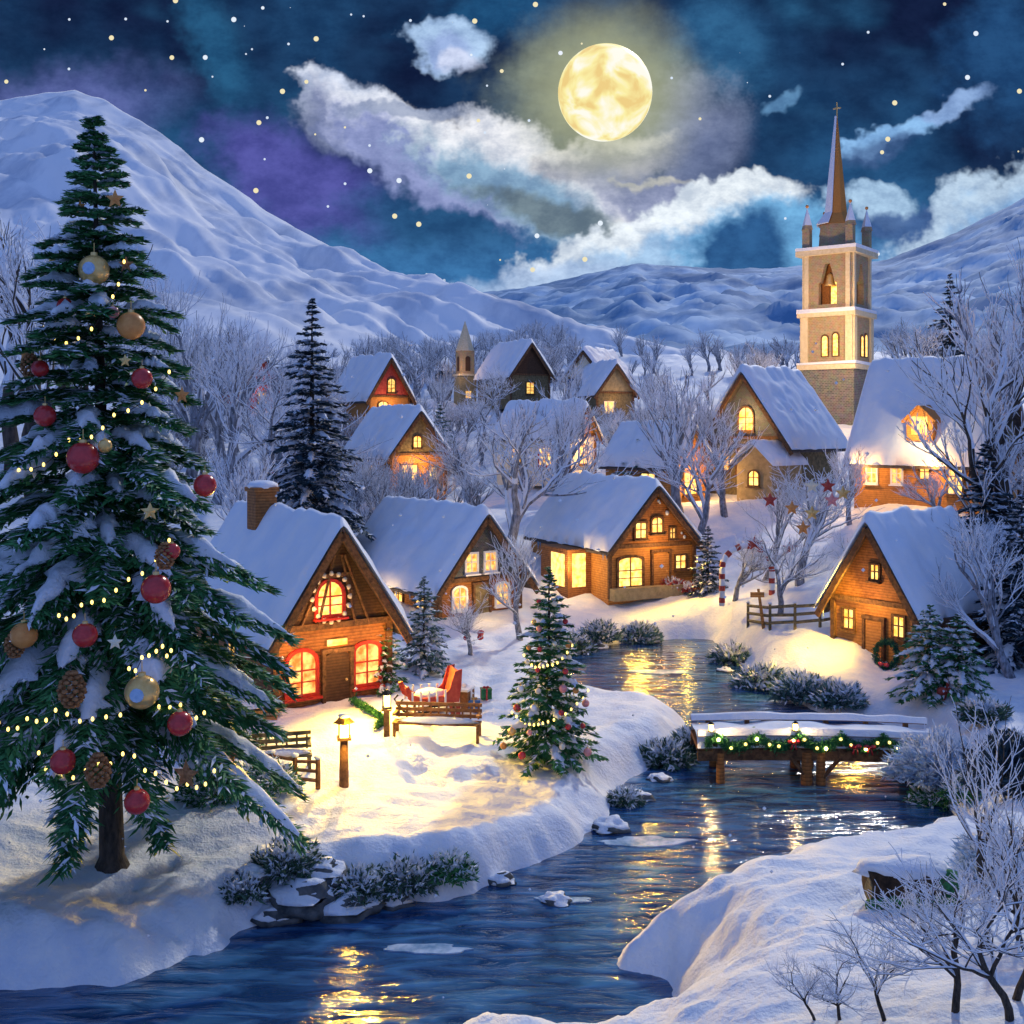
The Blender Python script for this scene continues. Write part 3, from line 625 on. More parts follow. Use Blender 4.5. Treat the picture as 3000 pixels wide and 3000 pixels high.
# -- church
def church(U, V, Y):
    p = px(U, V, Y); root = empty('church', p, R(-38), 'tall stone church tower with a copper brown spire and lit belfry windows', 'church')
    w = 5.0
    def face(f, fn, *a):
        for k in f: fn(Matrix.Rotation(k * math.pi / 2, 4, 'Z'), *a)
    # stages
    h0, h1, h2 = 5.9, 11.2, 17.4
    b = MB(); b.box((0, 0, h0 / 2 - 2), (w + .7, w + .7, h0 + 4)); b.build('tower_base', M['stone2'], root)
    b = MB(); b.box((0, 0, (h0 + h1) / 2), (w + .25, w + .25, h1 - h0)); b.build('tower_shaft', M['stone'], root)
    b = MB()
    for k in range(4):
        b.M = Matrix.Rotation(k * math.pi / 2, 4, 'Z'); b.box((w / 2 - .45, w / 2 - .45, (h1 + h2) / 2), (.9, .9, h2 - h1))
        b.box((0, -w / 2 + .35, h2 - .55), (w - 1.8, .7, 1.1)); b.box((0, -w / 2 + .35, h1 + .5), (w - 1.8, .7, 1.0))
        for s in (-1, 1): b.prism([(s * .75, h2 - 3), (s * 1.6, h2 - 3), (s * 1.6, h2 - 1.1), (s * .25, h2 - 1.1)][::-s], -w / 2, -w / 2 + .7)
        b.box((-1.28, -w / 2 + .38, (h1 + h2) / 2), (.66, .64, h2 - h1 - 1.2)); b.box((1.28, -w / 2 + .38, (h1 + h2) / 2), (.66, .64, h2 - h1 - 1.2))
    b.M = Matrix.Identity(4); b.build('belfry', M['stone'], root)
    b = MB()
    for z, e in ((h0, .55), (h1, .55), (h2, .75)): b.box((0, 0, z), (w + .5 + e, w + .5 + e, .5))
    for k in range(4):
        b.M = Matrix.Rotation(k * math.pi / 2, 4, 'Z')
        for s in (-1, 1): b.box((s * (w / 2 - .2), -w / 2 - .16, (h0 + h1) / 2), (.7, .35, h1 - h0 - .5))
        for s in (-1, 1): b.box((s * (w / 2 - .35), -w / 2 - .06, (h1 + h2) / 2), (.45, .3, h2 - h1 - .5))
    b.build('cornice', M['stonetrim'], root)
    b = MB()
    for z, e in ((h0, .6), (h1, .6), (h2, .8)): b.box((0, 0, z + .38), (w + .5 + e, w + .5 + e, .30), j=.08)
    b.build('snow_ledge', M['snow'], root)
    b = MB(); b.box((0, 0, (h1 + h2) / 2), (2.4, 2.4, h2 - h1 - .6)); b.build('belfry_core', M['wood_brown'], root)
    bell = MB(); bell.tube([(0, -1.75, h1 + 4.2), (0, -1.75, h1 + 3.9), (0, -1.75, h1 + 3.1), (0, -1.75, h1 + 2.9)], [.12, .35, .48, .62], 14); bell.build('bell', M['gold'], root, True)
    for k in (0, 3) if False else (0, 1, 2, 3):
        Mx = Matrix.Rotation(k * math.pi / 2, 4, 'Z')
        for a, z, ww, hh, pm in ((-.2, h0 + 1.1, .55, 2.0, 'winhot'), (.9, h0 + 1.1, .5, 2.2, 'winhot'), (.2, h1 + 1.0, .6, 3.0, 'winhot')):
            if k == 3 and a == .9: continue
            y = -w / 2 - .14 if z < h1 else -1.26
            f = MB(); f.M = Mx @ Matrix.Translation((a, y, z)); pr = arch_prof(ww + .3, hh + .3, 1)
            f.prism([(x, zz - .1) for x, zz in pr], -.06, .02); fo = f.build('window', M['beam'], root)
            g_ = MB(); g_.M = f.M; pr = arch_prof(ww, hh, 1); g_.add([(x, -.075, zz) for x, zz in pr], [tuple(range(len(pr)))]); g_.build('pane', M[pm if not (z > h1 and k == 3) else 'wood_dark'], fo)
    # pinnacles
    for k in range(4):
        a = k * math.pi / 2 + math.pi / 4; r_ = w / 2 * 1.27; x, y = r_ * math.cos(a), r_ * math.sin(a)
        b = MB(); b.box((x, y, h2 + 1.3), (.75, .75, 2.4)); b.tube([(x, y, h2 + 2.5), (x, y, h2 + 4.6)], [.62, .03], 4); po = b.build('pinnacle', M['stone'], root)
        MB().tube([(x, y, h2 + 2.95), (x, y, h2 + 4.75)], [.52, .02], 4).build('snow_cap', M['snow'], po)
        MB().ball((x, y, h2 + 4.9), .18, 8, 6).build('finial', M['orange'], po, True)
    b = MB(); b.tube([(0, 0, h2 + .3), (0, 0, h2 + 3.2)], [2.0, 1.75], 8); b.build('lantern_stage', M['stone'], root)
    b = MB(); b.tube([(0, 0, h2 + 3.0), (0, 0, h2 + 4.2), (0, 0, h2 + 7.5), (0, 0, h2 + 14.2)], [1.9, 1.05, .72, .04], 8); so_ = b.build('spire', M['spire'], root)
    # snow lies on three sides of the spire
    V = []; Fc = []
    zs = [h2 + 3.05, h2 + 4.25, h2 + 7.5, h2 + 14.2]; rs = [2.0, 1.13, .80, .10]
    for z, r_ in zip(zs, rs):
        for k in range(3): a = R(178) + k * math.pi / 4; V.append((r_ * math.cos(a) * 1.03, r_ * math.sin(a) * 1.03, z))
    for i in range(3):
        for k in range(2): a = i * 3 + k; Fc.append((a, a + 1, a + 4, a + 3))
    sn = mesh_obj('spire_snow', V, Fc, M['frost'], so_); md = sn.modifiers.new('s', 'SOLIDIFY'); md.thickness = .14; md.offset = 1
    b = MB(); b.tube([(0, 0, h2 + 14.0), (0, 0, h2 + 15.6)], .07, 6); b.box((0, 0, h2 + 15.0), (.8, .12, .12)); b.build('cross', M['gold'], root)
    return root
ch = church(837, 426, 112)
point(px(800, 300, 103), 2600, (1, .62, .26), .5); point(px(815, 370, 103), 1400, (1, .62, .26), .5); point(px(868, 345, 104), 800, (1, .7, .35), .5)
if 0: nv, ro = house('church_hall', 'long snow-roofed hall standing against the foot of the church tower', 'hall', on(905, 96), 60, 9, 17, 4, 9.5, 'stone2', None, .6, .6, .4, .5, 12, False)

# -- small hillside houses
def small_house(U, V, Y, rot, w, Ln, hw, hp, wm, gm, label, wins, seed, lit=120):
    p = px(U, V, Y); p.z = max(p.z, gz(p.x, p.y) - .1)
    r_, ro = house('house', label, 'house', p, rot, w, Ln, hw, hp, wm, gm, .4, .5, .3, .5, seed, True, group='small houses on the hillside')
    for a in wins: window(r_, *a)
    if lit: point(local(r_, (-.3, -1.3, hw * .7)), lit, (1, .55, .18))
    return r_
small_house(389, 425, 100, 34, 4.2, 7.5, 2.6, 6.0, 'wood_amber', 'redmatt', 'small orange-red house with a pale snow-edged gable, highest on the left slope', [('front', -.6, .5, .9, 1.6, .6, 'beam', 'winhot'), ('front', .2, 3.0, .7, 1.2, .8, 'beam', 'win', .05)], 21, 200)
small_house(418, 487, 80, 32, 4.6, 7.5, 2.4, 5.4, 'wood_amber', 'olive', 'small house with a yellow-lit porch just above the wide snowy cottage roof', [('front', -.7, .3, 1.2, 1.3, 0, 'beam', 'winhot'), ('front', 1.2, .5, .6, .9, 0, 'beam', 'winhot'), ('front', -.1, 2.9, .6, .8, .6, 'beam', 'winhot', .05), ('left', 3.0, .5, 1.0, 1.0, 0, 'beam', 'winhot')], 22, 320)
small_house(582, 470, 84, 58, 4.2, 6.4, 2.6, 4.8, 'cream', 'wood_amber', 'cream and orange house between the bare trees above the middle cottage', [('left', 2.0, .4, 1.0, 1.3, 0, 'redshade', 'winhot'), ('left', 4.6, .6, .8, 1.0, 0, 'beam', 'winhot'), ('front', .1, .5, 1.2, 1.4, .5, 'beam', 'winhot')], 23, 420)
small_house(530, 398, 122, 28, 5.0, 8, 2.6, 6.0, 'olive', 'wood_dark', 'dark-gabled hut on the upper slope right of the small bell tower', [('front', 0, .5, .9, 1.2, 0, 'beam', 'win')], 24, 0)
small_house(585, 402, 118, -30, 4.6, 7, 2.6, 5.4, 'blue', 'cream', 'little blue-walled house on the upper slope', [('front', -.8, .6, .9, 1.0, 0, 'cream', 'win'), ('front', 1.0, .6, .9, 1.0, 0, 'cream', 'win')], 25, 80)
small_house(615, 418, 112, 20, 4.2, 7, 2.6, 5.4, 'olive', 'ochre', 'olive house beside the little blue-walled house', [('front', -.7, .6, .9, 1.0, 0, 'cream', 'winhot')], 26, 90)
small_house(690, 500, 72, 40, 3.6, 6, 2.4, 4.6, 'wood_amber', 'wood_amber', 'amber shed glowing behind the frosted trees right of the amber cottage', [('left', 2.0, .3, 1.2, 1.4, 0, 'beam', 'winhot'), ('front', 0, .4, 1.2, 1.4, 0, 'beam', 'winhot')], 27, 500)
small_house(262, 408, 120, 30, 4.6, 8, 2.6, 5.8, 'redmatt', 'redmatt', 'red-walled house half hidden by frosted trees on the left slope', [('front', 0, .5, .9, 1.2, 0, 'beam', 'win')], 28, 60)
# small bell tower
p = px(465, 392, 130); r_ = empty('bell_tower', (p.x, p.y, gz(p.x, p.y)), R(25), 'slim tan bell tower standing alone on the upper slope', 'tower'); r_.scale = (.68, .68, .58)
MB().box((0, 0, 2.6), (3.0, 3.0, 7)).build('tower_base', M['ochre'], r_)
MB().box((0, 0, 8.4), (2.5, 2.5, 5.6)).build('belfry', M['stone'], r_)
MB().box((0, 0, 6.2), (3.3, 3.3, .4)).build('cornice', M['stonetrim'], r_)
b = MB(); b.tube([(0, 0, 11.1), (0, 0, 13.4), (0, 0, 17.2)], [1.75, 1.1, .05], 8); b.build('spire', M['stonetrim'], r_); point(r_.location + Vector((-1.0, -2.6, 4.5)), 160, (1, .6, .25))
for k in (0, 3):
    f = MB(); f.M = Matrix.Rotation(k * math.pi / 2, 4, 'Z') @ Matrix.Translation((0, -1.27, 7)); f.prism(arch_prof(.9, 3, 1), -.03, 0); f.build('window', M['wood_dark'], r_)
f = MB(); f.box((0, -1.53, 2.2), (1.0, .06, 1.4)); f.build('window', M['win'], r_)

# ------------------------------------------------------------------ conifers
def conifer(name, label, cat, loc, Ht, Rb, bare, levels, per, mt='needle', blade=(.34, .05), dens=46, snowf=.5, seed=1, droop=.32, pw=.8, lean=0, group=None, frostf=.22, trunkr=None, sw=1.0):
    rg = np.random.default_rng(seed); rnd = random.Random(seed)
    root = empty(name, loc, 0, label, cat, group)
    tr = trunkr or Ht * .018
    b = MB(); b.tube([(0, 0, -.5), (0, 0, .0), (0, 0, .35), (lean * .5, 0, Ht * .5), (lean, 0, Ht * .98)], [tr * 2.1, tr * 1.7, tr * 1.05, tr * .6, .015], 10); b.build('trunk', M['bark'], root, True)
    C = []; D = []; Ln = []; W = []; FR = []; SV = []; SF = []; SB = 0
    for l in range(levels):
        f = l / (levels - 1); h = bare + (Ht - bare) * (1 - (1 - f) ** 1.12) * .985
        rad = Rb * max(.015, (1 - (h - bare * .9) / (Ht - bare * .9))) ** pw
        nb = max(4, int(per * (.55 + .45 * (1 - f)))); a0 = rnd.random() * 6.28
        for k in range(nb):
            a = a0 + 6.283 * k / nb + rnd.uniform(-.25, .25); r_ = rad * rnd.uniform(.62, 1.18); hh = h + rnd.uniform(-.3, .3) * (Ht - bare) / levels
            dr = droop * rnd.uniform(.7, 1.3) * (1.15 - .9 * f); up = (.12 + .5 * f) * r_
            ts = np.linspace(.06, 1, max(5, int(4 + r_ * 2)))
            rr = ts * r_; zz = hh + up * ts - (dr * r_ + up * .6) * ts ** 1.8 + .08 * r_ * np.clip(ts - .8, 0, 1)
            cx, cy = math.cos(a), math.sin(a); lx = lean * np.clip(hh / Ht, 0, 1)
            path = np.stack([lx + cx * rr, cy * rr, zz], -1)
            n = int(dens * (r_ / Rb * .85 + .15)); tt = rg.random(n) ** .75 * .97 + .03
            pt = np.stack([np.interp(tt, ts, path[:, i]) for i in range(3)], -1)
            side = rg.choice((-1, 1), n); sw_ = rg.uniform(.35, 1.15, n) * side
            wd = .26 * r_ * (1.05 - tt) * rg.random(n) * side + rg.normal(0, .02 * Rb, n)
            pt[:, 0] += -cy * wd; pt[:, 1] += cx * wd; pt[:, 2] += -np.abs(wd) * .35 - rg.random(n) * .06 * r_ * (1 - .5 * tt)
            dirx = cx * np.cos(sw_) - cy * np.sin(sw_); diry = cy * np.cos(sw_) + cx * np.sin(sw_); dz = -rg.uniform(.0, .75, n) * (1 - .6 * f) + .25 * f + rg.normal(0, .12, n)
            C.append(pt); D.append(np.stack([dirx, diry, dz], -1)); Ln.append(blade[0] * (.4 + .6 * min(1, r_ / Rb * 2.2)) * rg.uniform(.5, 1.3, n)); W.append(blade[1] * rg.uniform(.7, 1.5, n))
            FR.append(rg.random(n) < frostf)
            if rnd.random() < snowf and r_ > .25:            # a pad of snow lying along the bough
                m = 14; t0 = rnd.uniform(.15, .5); t1 = rnd.uniform(.8, 1.0); tq = np.linspace(t0, t1, m)
                pc = np.stack([np.interp(tq, ts, path[:, i]) for i in range(3)], -1); q = 7
                for i in range(m):
                    e = math.sin(math.pi * (i + .4) / (m - .2)) ** .6 * sw * rnd.uniform(.7, 1.25)
                    wd_ = (.04 + .125 * r_ * (1.1 - tq[i])) * e * rnd.uniform(.65, 1.35); th = (.025 + .045 * min(r_, 2.5)) * e * rnd.uniform(.7, 1.3)
                    for j in range(q):
                        an = math.pi * j / (q - 1); jj = rnd.uniform(.6, 1.35)
                        SV.append((pc[i, 0] - cy * math.cos(an) * wd_ * jj, pc[i, 1] + cx * math.cos(an) * wd_ * jj, pc[i, 2] + .02 + math.sin(an) * th * 1.3 - abs(math.cos(an)) ** 2 * wd_ * .45))
                for i in range(m - 1):
                    for j in range(q - 1):
                        x = SB + i * q + j; SF.append((x, x + 1, x + q + 1, x + q))
                SB += m * q
    C = np.concatenate(C); D = np.concatenate(D); Ln = np.concatenate(Ln); W = np.concatenate(W); FR = np.concatenate(FR)
    D /= np.linalg.norm(D, axis=1)[:, None]; up = np.c_[rg.normal(0, .5, len(C)), rg.normal(0, .5, len(C)), np.ones(len(C))]
    S = np.cross(D, up); S /= np.linalg.norm(S, axis=1)[:, None] + 1e-9
    def blades(mask, lift=0):
        c = C[mask].copy(); c[:, 2] += lift; d = D[mask]; s = S[mask]; l = Ln[mask][:, None]; w_ = W[mask][:, None]
        v = np.stack([c - d * l * .3, c + s * w_ + d * l * .15, c + d * l * .8, c - s * w_ + d * l * .15], 1).reshape(-1, 3)
        return v, np.arange(len(c) * 4).reshape(-1, 4)
    v, q = blades(~FR); cr = fast_obj('foliage', v, q, M[mt], root)
    v, q = blades(FR, .03); fast_obj('frosted_twigs', v, q, M['frost'], cr)
    if SF: fast_obj('snow', SV, SF, M['snow'], cr, True)
    root['rad'] = [Ht, Rb, bare, pw]
    return root
pT = Vector(((112 - CX) / F * 22.7, 22.7, 0)); pT.z = gz(pT.x, pT.y) ; pT.z = CZ - (872 - HZ) / F * 22.7
BT = conifer('christmas_tree', 'towering snow-laden fir hung with baubles at the left edge', 'christmas tree', pT, 15.7, 4.25, 3.35, 31, 11, 'needle', (.30, .030), 1050, .56, 5, .46, .90, -.38, trunkr=.24, frostf=.12, sw=1.15)
pS = at(549, 762)
ST = conifer('christmas_tree', 'mid-sized bushy fir decorated with baubles standing alone on the lawn', 'christmas tree', pS, 5.35, 1.5, .35, 24, 11, 'needle', (.2, .034), 120, .22, 8, .18, .85, 0, trunkr=.09, frostf=.10)
p = on(312, 58)
conifer('spruce', 'tall dark blue spruce rising behind the large brown cottage chimney', 'spruce', p, 14.2 , 3.7, 1.0, 30, 11, 'needle2', (.5, .075), 120, .5, 12, .34, .95, 0, frostf=.22)
p = on(640, 74); conifer('fir_tree', 'broad teal fir behind the amber cottage ridge', 'fir', (p.x, p.y, p.z - 1.2), 5.2, 3.0, .3, 16, 10, 'needle3', (.45, .07), 70, .3, 14, .3, .8)
p = on(436, 86); 
p = on(440, 92); conifer('fir_tree', 'small teal fir right of the yellow-lit hillside house', 'fir', p, 5.5, 2.0, .3, 14, 9, 'needle3', (.45, .07), 60, .3, 15, .3, .8)
p = at(708, 592); conifer('fir_tree', 'little blue fir dotted with cream lights against the amber cottage', 'fir', p, 3.4, 1.15, .2, 14, 9, 'needle2', (.25, .05), 60, .2, 16, .2, .8)
p = at(385, 692); conifer('fir_tree', 'green fir with red berries touching the right wall of the large brown cottage', 'fir', p, 2.6, .85, .1, 14, 10, 'needle', (.18, .035), 70, .2, 17, .15, .6)
p = at(424, 672); conifer('fir_tree', 'snowy fir with cream lights just behind the red sleigh', 'fir', p, 3.5, 1.2, .2, 15, 10, 'needle3', (.2, .04), 70, .5, 18, .2, .75)
p = at(930, 692); conifer('fir_tree', 'snow-dusted fir beside the right wall of the small amber cottage', 'fir', p, 2.9, 1.4, .1, 14, 10, 'needle', (.22, .04), 70, .7, 19, .3, .7)
p = at(958, 690); conifer('fir_tree', 'second snow-dusted fir, farther right of the small amber cottage', 'fir', p, 2.5, 1.3, .1, 13, 10, 'needle', (.22, .04), 70, .7, 20, .3, .7)
p = on(985, 47); conifer('spruce', 'dark blue spruce at the right edge beyond the small amber cottage', 'spruce', p, 6.8, 2.3, .3, 20, 10, 'needle2', (.4, .06), 90, .3, 21, .35, .9)
p = on(1022, 42); conifer('spruce', 'dark blue spruce cut by the right edge of the picture', 'spruce', p, 6.2, 2.3, .3, 20, 10, 'needle2', (.4, .06), 90, .3, 22, .35, .9)
p = on(950, 118); conifer('spruce', 'far blue spruce above the lodge roof', 'spruce', p, 14, 4, 1, 16, 9, 'needle2', (.9, .14), 60, .5, 23, .35, 1)

# ------------------------------------------------------------------ bare frosted trees
def bare_tree(name, Ht, seed, spread=.55, depth=5, tr=None, mt='greybark', snow=True, kids=3, upb=.35):
    rnd = random.Random(seed); root = empty(name, (0, 0, 0)); T_ = MB(); B = MB(); S = MB(); tr = tr or Ht * .030
    def grow(p, d, ln, r, lv):
        pts = [p]; n = 4 if lv < 2 else 3; dd = d.copy()
        for i in range(n):
            dd = (dd + Vector((rnd.gauss(0, .16), rnd.gauss(0, .16), rnd.gauss(0, .08) + upb * .12))).normalized(); pts.append(pts[-1] + dd * ln / n)
        r1 = r * (.62 if lv else .7); rs = [r + (r1 - r) * i / n for i in range(n + 1)]
        (T_ if lv == 0 else B).tube(pts, rs, 7 if lv < 2 else 4 if lv < 3 else 3, cap=lv < 2)
        if snow and lv >= 1:
            ho = math.hypot(dd.x, dd.y)
            if ho > .25 and rnd.random() < .85:
                S.tube([q + Vector((0, 0, rr * .9)) for q, rr in zip(pts, rs)], [rr * .95 + .008 for rr in rs], 4, cap=False)
        if lv >= depth: return
        k = kids + (1 if lv == 0 else 0) + rnd.choice((0, 0, 1))
        for i in range(k):
            t = rnd.uniform(.35, 1) if i else 1; idx = min(n - 1, int(t * n)); q = pts[idx].lerp(pts[idx + 1], t * n - idx) if idx < n else pts[-1]
            a = rnd.uniform(0, 6.283); ax = dd.cross(Vector((math.cos(a), math.sin(a), .1))).normalized()
            an = rnd.uniform(.3, 1) * spread * (1.3 if i else .5); nd = (Matrix.Rotation(an, 3, ax) @ dd); nd.z += upb * .3; nd.normalize()
            grow(q, nd, ln * rnd.uniform(.62, .86), r1 * (.95 if i == 0 else .72), lv + 1)
    grow(Vector((0, 0, -.25)), Vector((rnd.gauss(0, .05), rnd.gauss(0, .05), 1)).normalized(), Ht * .30, tr, 0)
    to = T_.build('trunk', M[mt], root, True); bo = B.build('branches', M[mt], root)
    if snow: S.build('snow', M['frost'], bo)
    return root
protos = [bare_tree('bare_tree', 10, 31, .75, 5), bare_tree('bare_tree', 10, 32, .62, 5), bare_tree('bare_tree', 10, 33, .9, 5), bare_tree('bare_tree', 10, 34, .5, 5, upb=.6)]
dprot = [bare_tree('bare_tree', 10, 41, .55, 5, mt='bark', upb=.5), bare_tree('bare_tree', 10, 42, .7, 5, mt='bark')]
used = set()
def put(pl, i, U, V, Y, hpx, label, group='bare trees on the slopes', rz=None, cat='tree', ymin=None):
    src = pl[i]; t_ = src if (id(pl), i) not in used else copy_tree(src); used.add((id(pl), i))
    p = on(U, Y) if V is None else at(U, V)
    s = hpx * p.y / F / 10; t_.location = p; t_.scale = (s, s, s); t_.rotation_euler = (0, 0, random.uniform(0, 6.28) if rz is None else rz)
    return tag(t_, label, cat, group)
for a in [ (protos, 0, 505, None, 60, 205, 'large frosted bare tree between the wide snowy roof and the amber cottage'),
 (protos, 1, 545, None, 68, 150, 'frosted bare tree close behind the left end of the amber cottage roof'),
 (protos, 2, 470, None, 78, 120, 'frosted bare tree above the right end of the wide snowy roof'),
 (protos, 3, 240, None, 50, 210, 'frosted bare tree just left of the large cottage chimney'),
 (protos, 0, 265, None, 66, 180, 'frosted bare tree left of the tall dark blue spruce'),
 (protos, 1, 215, None, 72, 200, 'frosted bare tree beside the right boughs of the towering fir'),
 (protos, 2, 290, None, 90, 130, 'frosted bare tree on the slope behind the tall dark blue spruce'),
 (protos, 3, 190, None, 82, 210, 'tall frosted bare tree reaching over the right boughs of the towering fir'),
 (protos, 1, 150, None, 95, 190, 'bare tree seen behind the upper right of the towering fir'),
 (protos, 0, 245, None, 105, 120, 'frosted bare tree above the red-walled house on the left slope'),
 (protos, 2, 345, None, 95, 90, 'low frosted bare tree left of the highest orange-red house'),
 (protos, 3, 440, None, 108, 70, 'small frosted bare tree right of the highest orange-red house'),
 (protos, 0, 500, None, 112, 75, 'frosted bare tree below the dark-gabled hut'),
 (protos, 1, 560, None, 100, 90, 'frosted bare tree left of the little blue-walled house'),
 (protos, 2, 655, None, 96, 85, 'frosted bare tree on the slope right of the olive house'),
 (protos, 3, 680, None, 68, 190, 'tall frosted bare tree rising behind the amber cottage gable'),
 (protos, 0, 700, None, 62, 150, 'frosted bare tree right of the amber cottage gable'),
 (protos, 2, 800, None, 52, 170, 'large frosted bare tree hung with ribbons between the two lit houses on the right'),
 (protos, 1, 765, None, 55, 120, 'frosted bare tree behind the candy cane arch'),
 (dprot, 1, 770, None, 118, 75, 'dark bare tree on the skyline left of the church tower'),
 (dprot, 0, 735, None, 122, 62, 'small dark bare tree farther left on the skyline beside the steep-gabled house'),
 (dprot, 1, 905, None, 122, 88, 'dark bare tree on the skyline right of the church tower'),
 (dprot, 0, 930, None, 116, 100, 'bare tree on the skyline above the lodge dormer'),
 (protos, 3, 1000, None, 57, 320, 'tallest frosted bare tree at the right edge above the lodge gable'),
 (dprot, 0, 1018, None, 47, 330, 'dark bare tree at the right edge with its lower trunk behind the small amber cottage'),
 (protos, 0, 975, None, 45, 150, 'frosted bare tree reaching over the right end of the small amber cottage roof'),
 (protos, 1, 1012, None, 40, 180, 'frosted bare tree at the right edge behind the bridge bank'),
 (dprot, 0, 35, None, 70, 330, 'tall dark bare tree behind the left side of the towering fir'),
 (dprot, 1, 12, None, 80, 300, 'dark bare tree at the very left edge of the slope'),
 (dprot, 0, 75, None, 88, 260, 'dark bare tree just left of the towering fir top'),
 (dprot, 1, 205, None, 98, 130, 'small dark bare tree on the left slope under the mountain'),
 (protos, 2, 350, None, 70, 95, 'frosted bare tree right of the tall dark blue spruce'),
 (protos, 3, 520, None, 84, 110, 'slender frosted bare tree left of the cream and orange house'),
 (protos, 0, 445, 600, 0, 62, 'low frosted bush-like tree in front of the wide snowy cottage'),
 (protos, 2, 470, 655, 0, 85, 'frosted bare shrub behind the gifts left of the decorated fir on the lawn'),
 (protos, 1, 520, 640, 0, 120, 'frosted bare tree left of the decorated fir top'),
 (protos, 2, 735, 600, 0, 95, 'snow-heavy shrub beside the candy cane arch'),
 (protos, 0, 780, 615, 0, 110, 'snow-heavy shrub left of the rail fence'),
 (protos, 2, 835, 600, 0, 95, 'frosted shrub touching the left eave of the small amber cottage'),
 (protos, 1, 400, None, 72, 60, 'low frosted bare tree just above the middle of the wide snowy roof'),
 (protos, 3, 300, None, 115, 95, 'distant frosted bare tree above the tall dark blue spruce'),
 (protos, 2, 170, None, 66, 170, 'frosted bare tree close behind the right boughs of the towering fir'),
 (protos, 0, 225, None, 88, 170, 'frosted bare tree left of the red-walled house'),
 (protos, 1, 270, None, 80, 140, 'frosted bare tree in front of the red-walled house'),
 (protos, 3, 560, None, 76, 120, 'frosted bare tree in front of the cream and orange house'),
 (protos, 0, 480, None, 98, 80, 'frosted bare tree right of the small teal fir'),
 (protos, 2, 620, None, 88, 80, 'frosted bare tree below the olive house'),
 (protos, 1, 725, None, 66, 130, 'frosted bare tree in front of the steep-gabled olive house'),
 (protos, 3, 850, None, 60, 100, 'frosted bare tree on the slope left of the lodge'),
 (protos, 0, 940, None, 54, 80, 'low frosted tree on the hump behind the small amber cottage'),
 (protos, 2, 990, None, 50, 200, 'broad frosted bare tree at the right edge beside the lodge'),
 ]: put(*a)
# foreground twiggy bushes on the right
def twig(seed, Ht, spread=.9): return bare_tree('bare_bush', Ht, seed, spread, 4, tr=Ht * .02, mt='bark', kids=4, upb=.25)
tw = [twig(51, 10, .85), twig(52, 10, 1.0), bare_tree('bare_tree', 10, 53, .6, 4, tr=.16, mt='bark', upb=.5)]
for a in [(tw, 0, 885, 1022, 0, 120, 'snowy leafless bush at the bottom right, left of the corner thicket'),
 (tw, 1, 955, 1015, 0, 210, 'snowy leafless bush in the bottom right corner thicket'),
 (tw, 0, 1010, 1022, 0, 230, 'snowy leafless bush cut by the bottom right corner'),
 (tw, 1, 840, 1022, 0, 95, 'low snowy leafless bush on the bottom edge'),
 (tw, 0, 815, 1022, 0, 80, 'tiny leafless twigs on the bottom edge, farthest left of the thicket'),
 (tw, 1, 1020, 940, 0, 170, 'snowy leafless bush at the right edge above the corner thicket')]:
    put(*a, 'leafless bushes on the near bank', None, 'bush')
put(tw, 2, 990, 905, 0, 240, 'slim snow-lined bare tree on the near right bank beside the brown hollow', None, .4)
put(tw, 2, 1015, 1000, 0, 260, 'slim bare tree standing in the bottom right corner thicket', None, 2.1)

def tree_data(seed, depth, mt='greybark'):
    t_ = bare_tree('bare_tree', 10, seed, .62, depth, tr=.34, mt=mt, kids=3); out = []
    def rec(o):
        if o.type == 'MESH':
            me = o.data; v = np.empty(len(me.vertices) * 3, np.float32); me.vertices.foreach_get('co', v)
            out.append((o.name.split('.')[0], v.reshape(-1, 3), np.array([list(p.vertices) for p in me.polygons if len(p.vertices) == 4])))
        for c in list(o.children): rec(c)
        bpy.data.objects.remove(o)
    rec(t_); return out
td = [tree_data(71, 4), tree_data(72, 4), tree_data(73, 3)]
def wood(name, n, Us, Ys, hs, seed, mt, snowy=True, gap=.45):
    rg = np.random.default_rng(seed); VV = []; QQ = []; SV = []; SQ = []; nb = sb = 0; k = 0
    U = rg.uniform(*Us, n); Y = rg.uniform(*Ys, n); x = (U - CX) / F * Y; z = H(x, Y) - .2; dn = vnoise(x * .06, Y * .06, 5)
    for i in range(n):
        if dn[i] < gap: continue
        h = rg.uniform(*hs) / 10; a = rg.random() * 6.28; c, s_ = math.cos(a) * h, math.sin(a) * h
        for nm, v, q in td[rg.integers(3)]:
            w_ = np.stack([v[:, 0] * c - v[:, 1] * s_ + x[i], v[:, 0] * s_ + v[:, 1] * c + Y[i], v[:, 2] * h + z[i]], -1)
            if nm == 'snow': SV.append(w_); SQ.append(q + sb); sb += len(v)
            else: VV.append(w_); QQ.append(q + nb); nb += len(v)
    o = tag(fast_obj(name, np.concatenate(VV), np.concatenate(QQ), M[mt]), kind='stuff')
    if snowy and SV: fast_obj('snow', np.concatenate(SV), np.concatenate(SQ), M['frost'], o)
    return o
wood('distant_wood', 300, (130, 560), (112, 200), (5, 9), 61, 'greybark')
wood('distant_wood', 150, (560, 1060), (120, 190), (4, 8), 63, 'greybark')
wood('distant_thicket', 200, (160, 480), (62, 110), (3, 5.5), 64, 'greybark', True, .3)
wood('distant_thicket', 140, (500, 740), (78, 106), (2.5, 4.5), 65, 'greybark', True, .3)

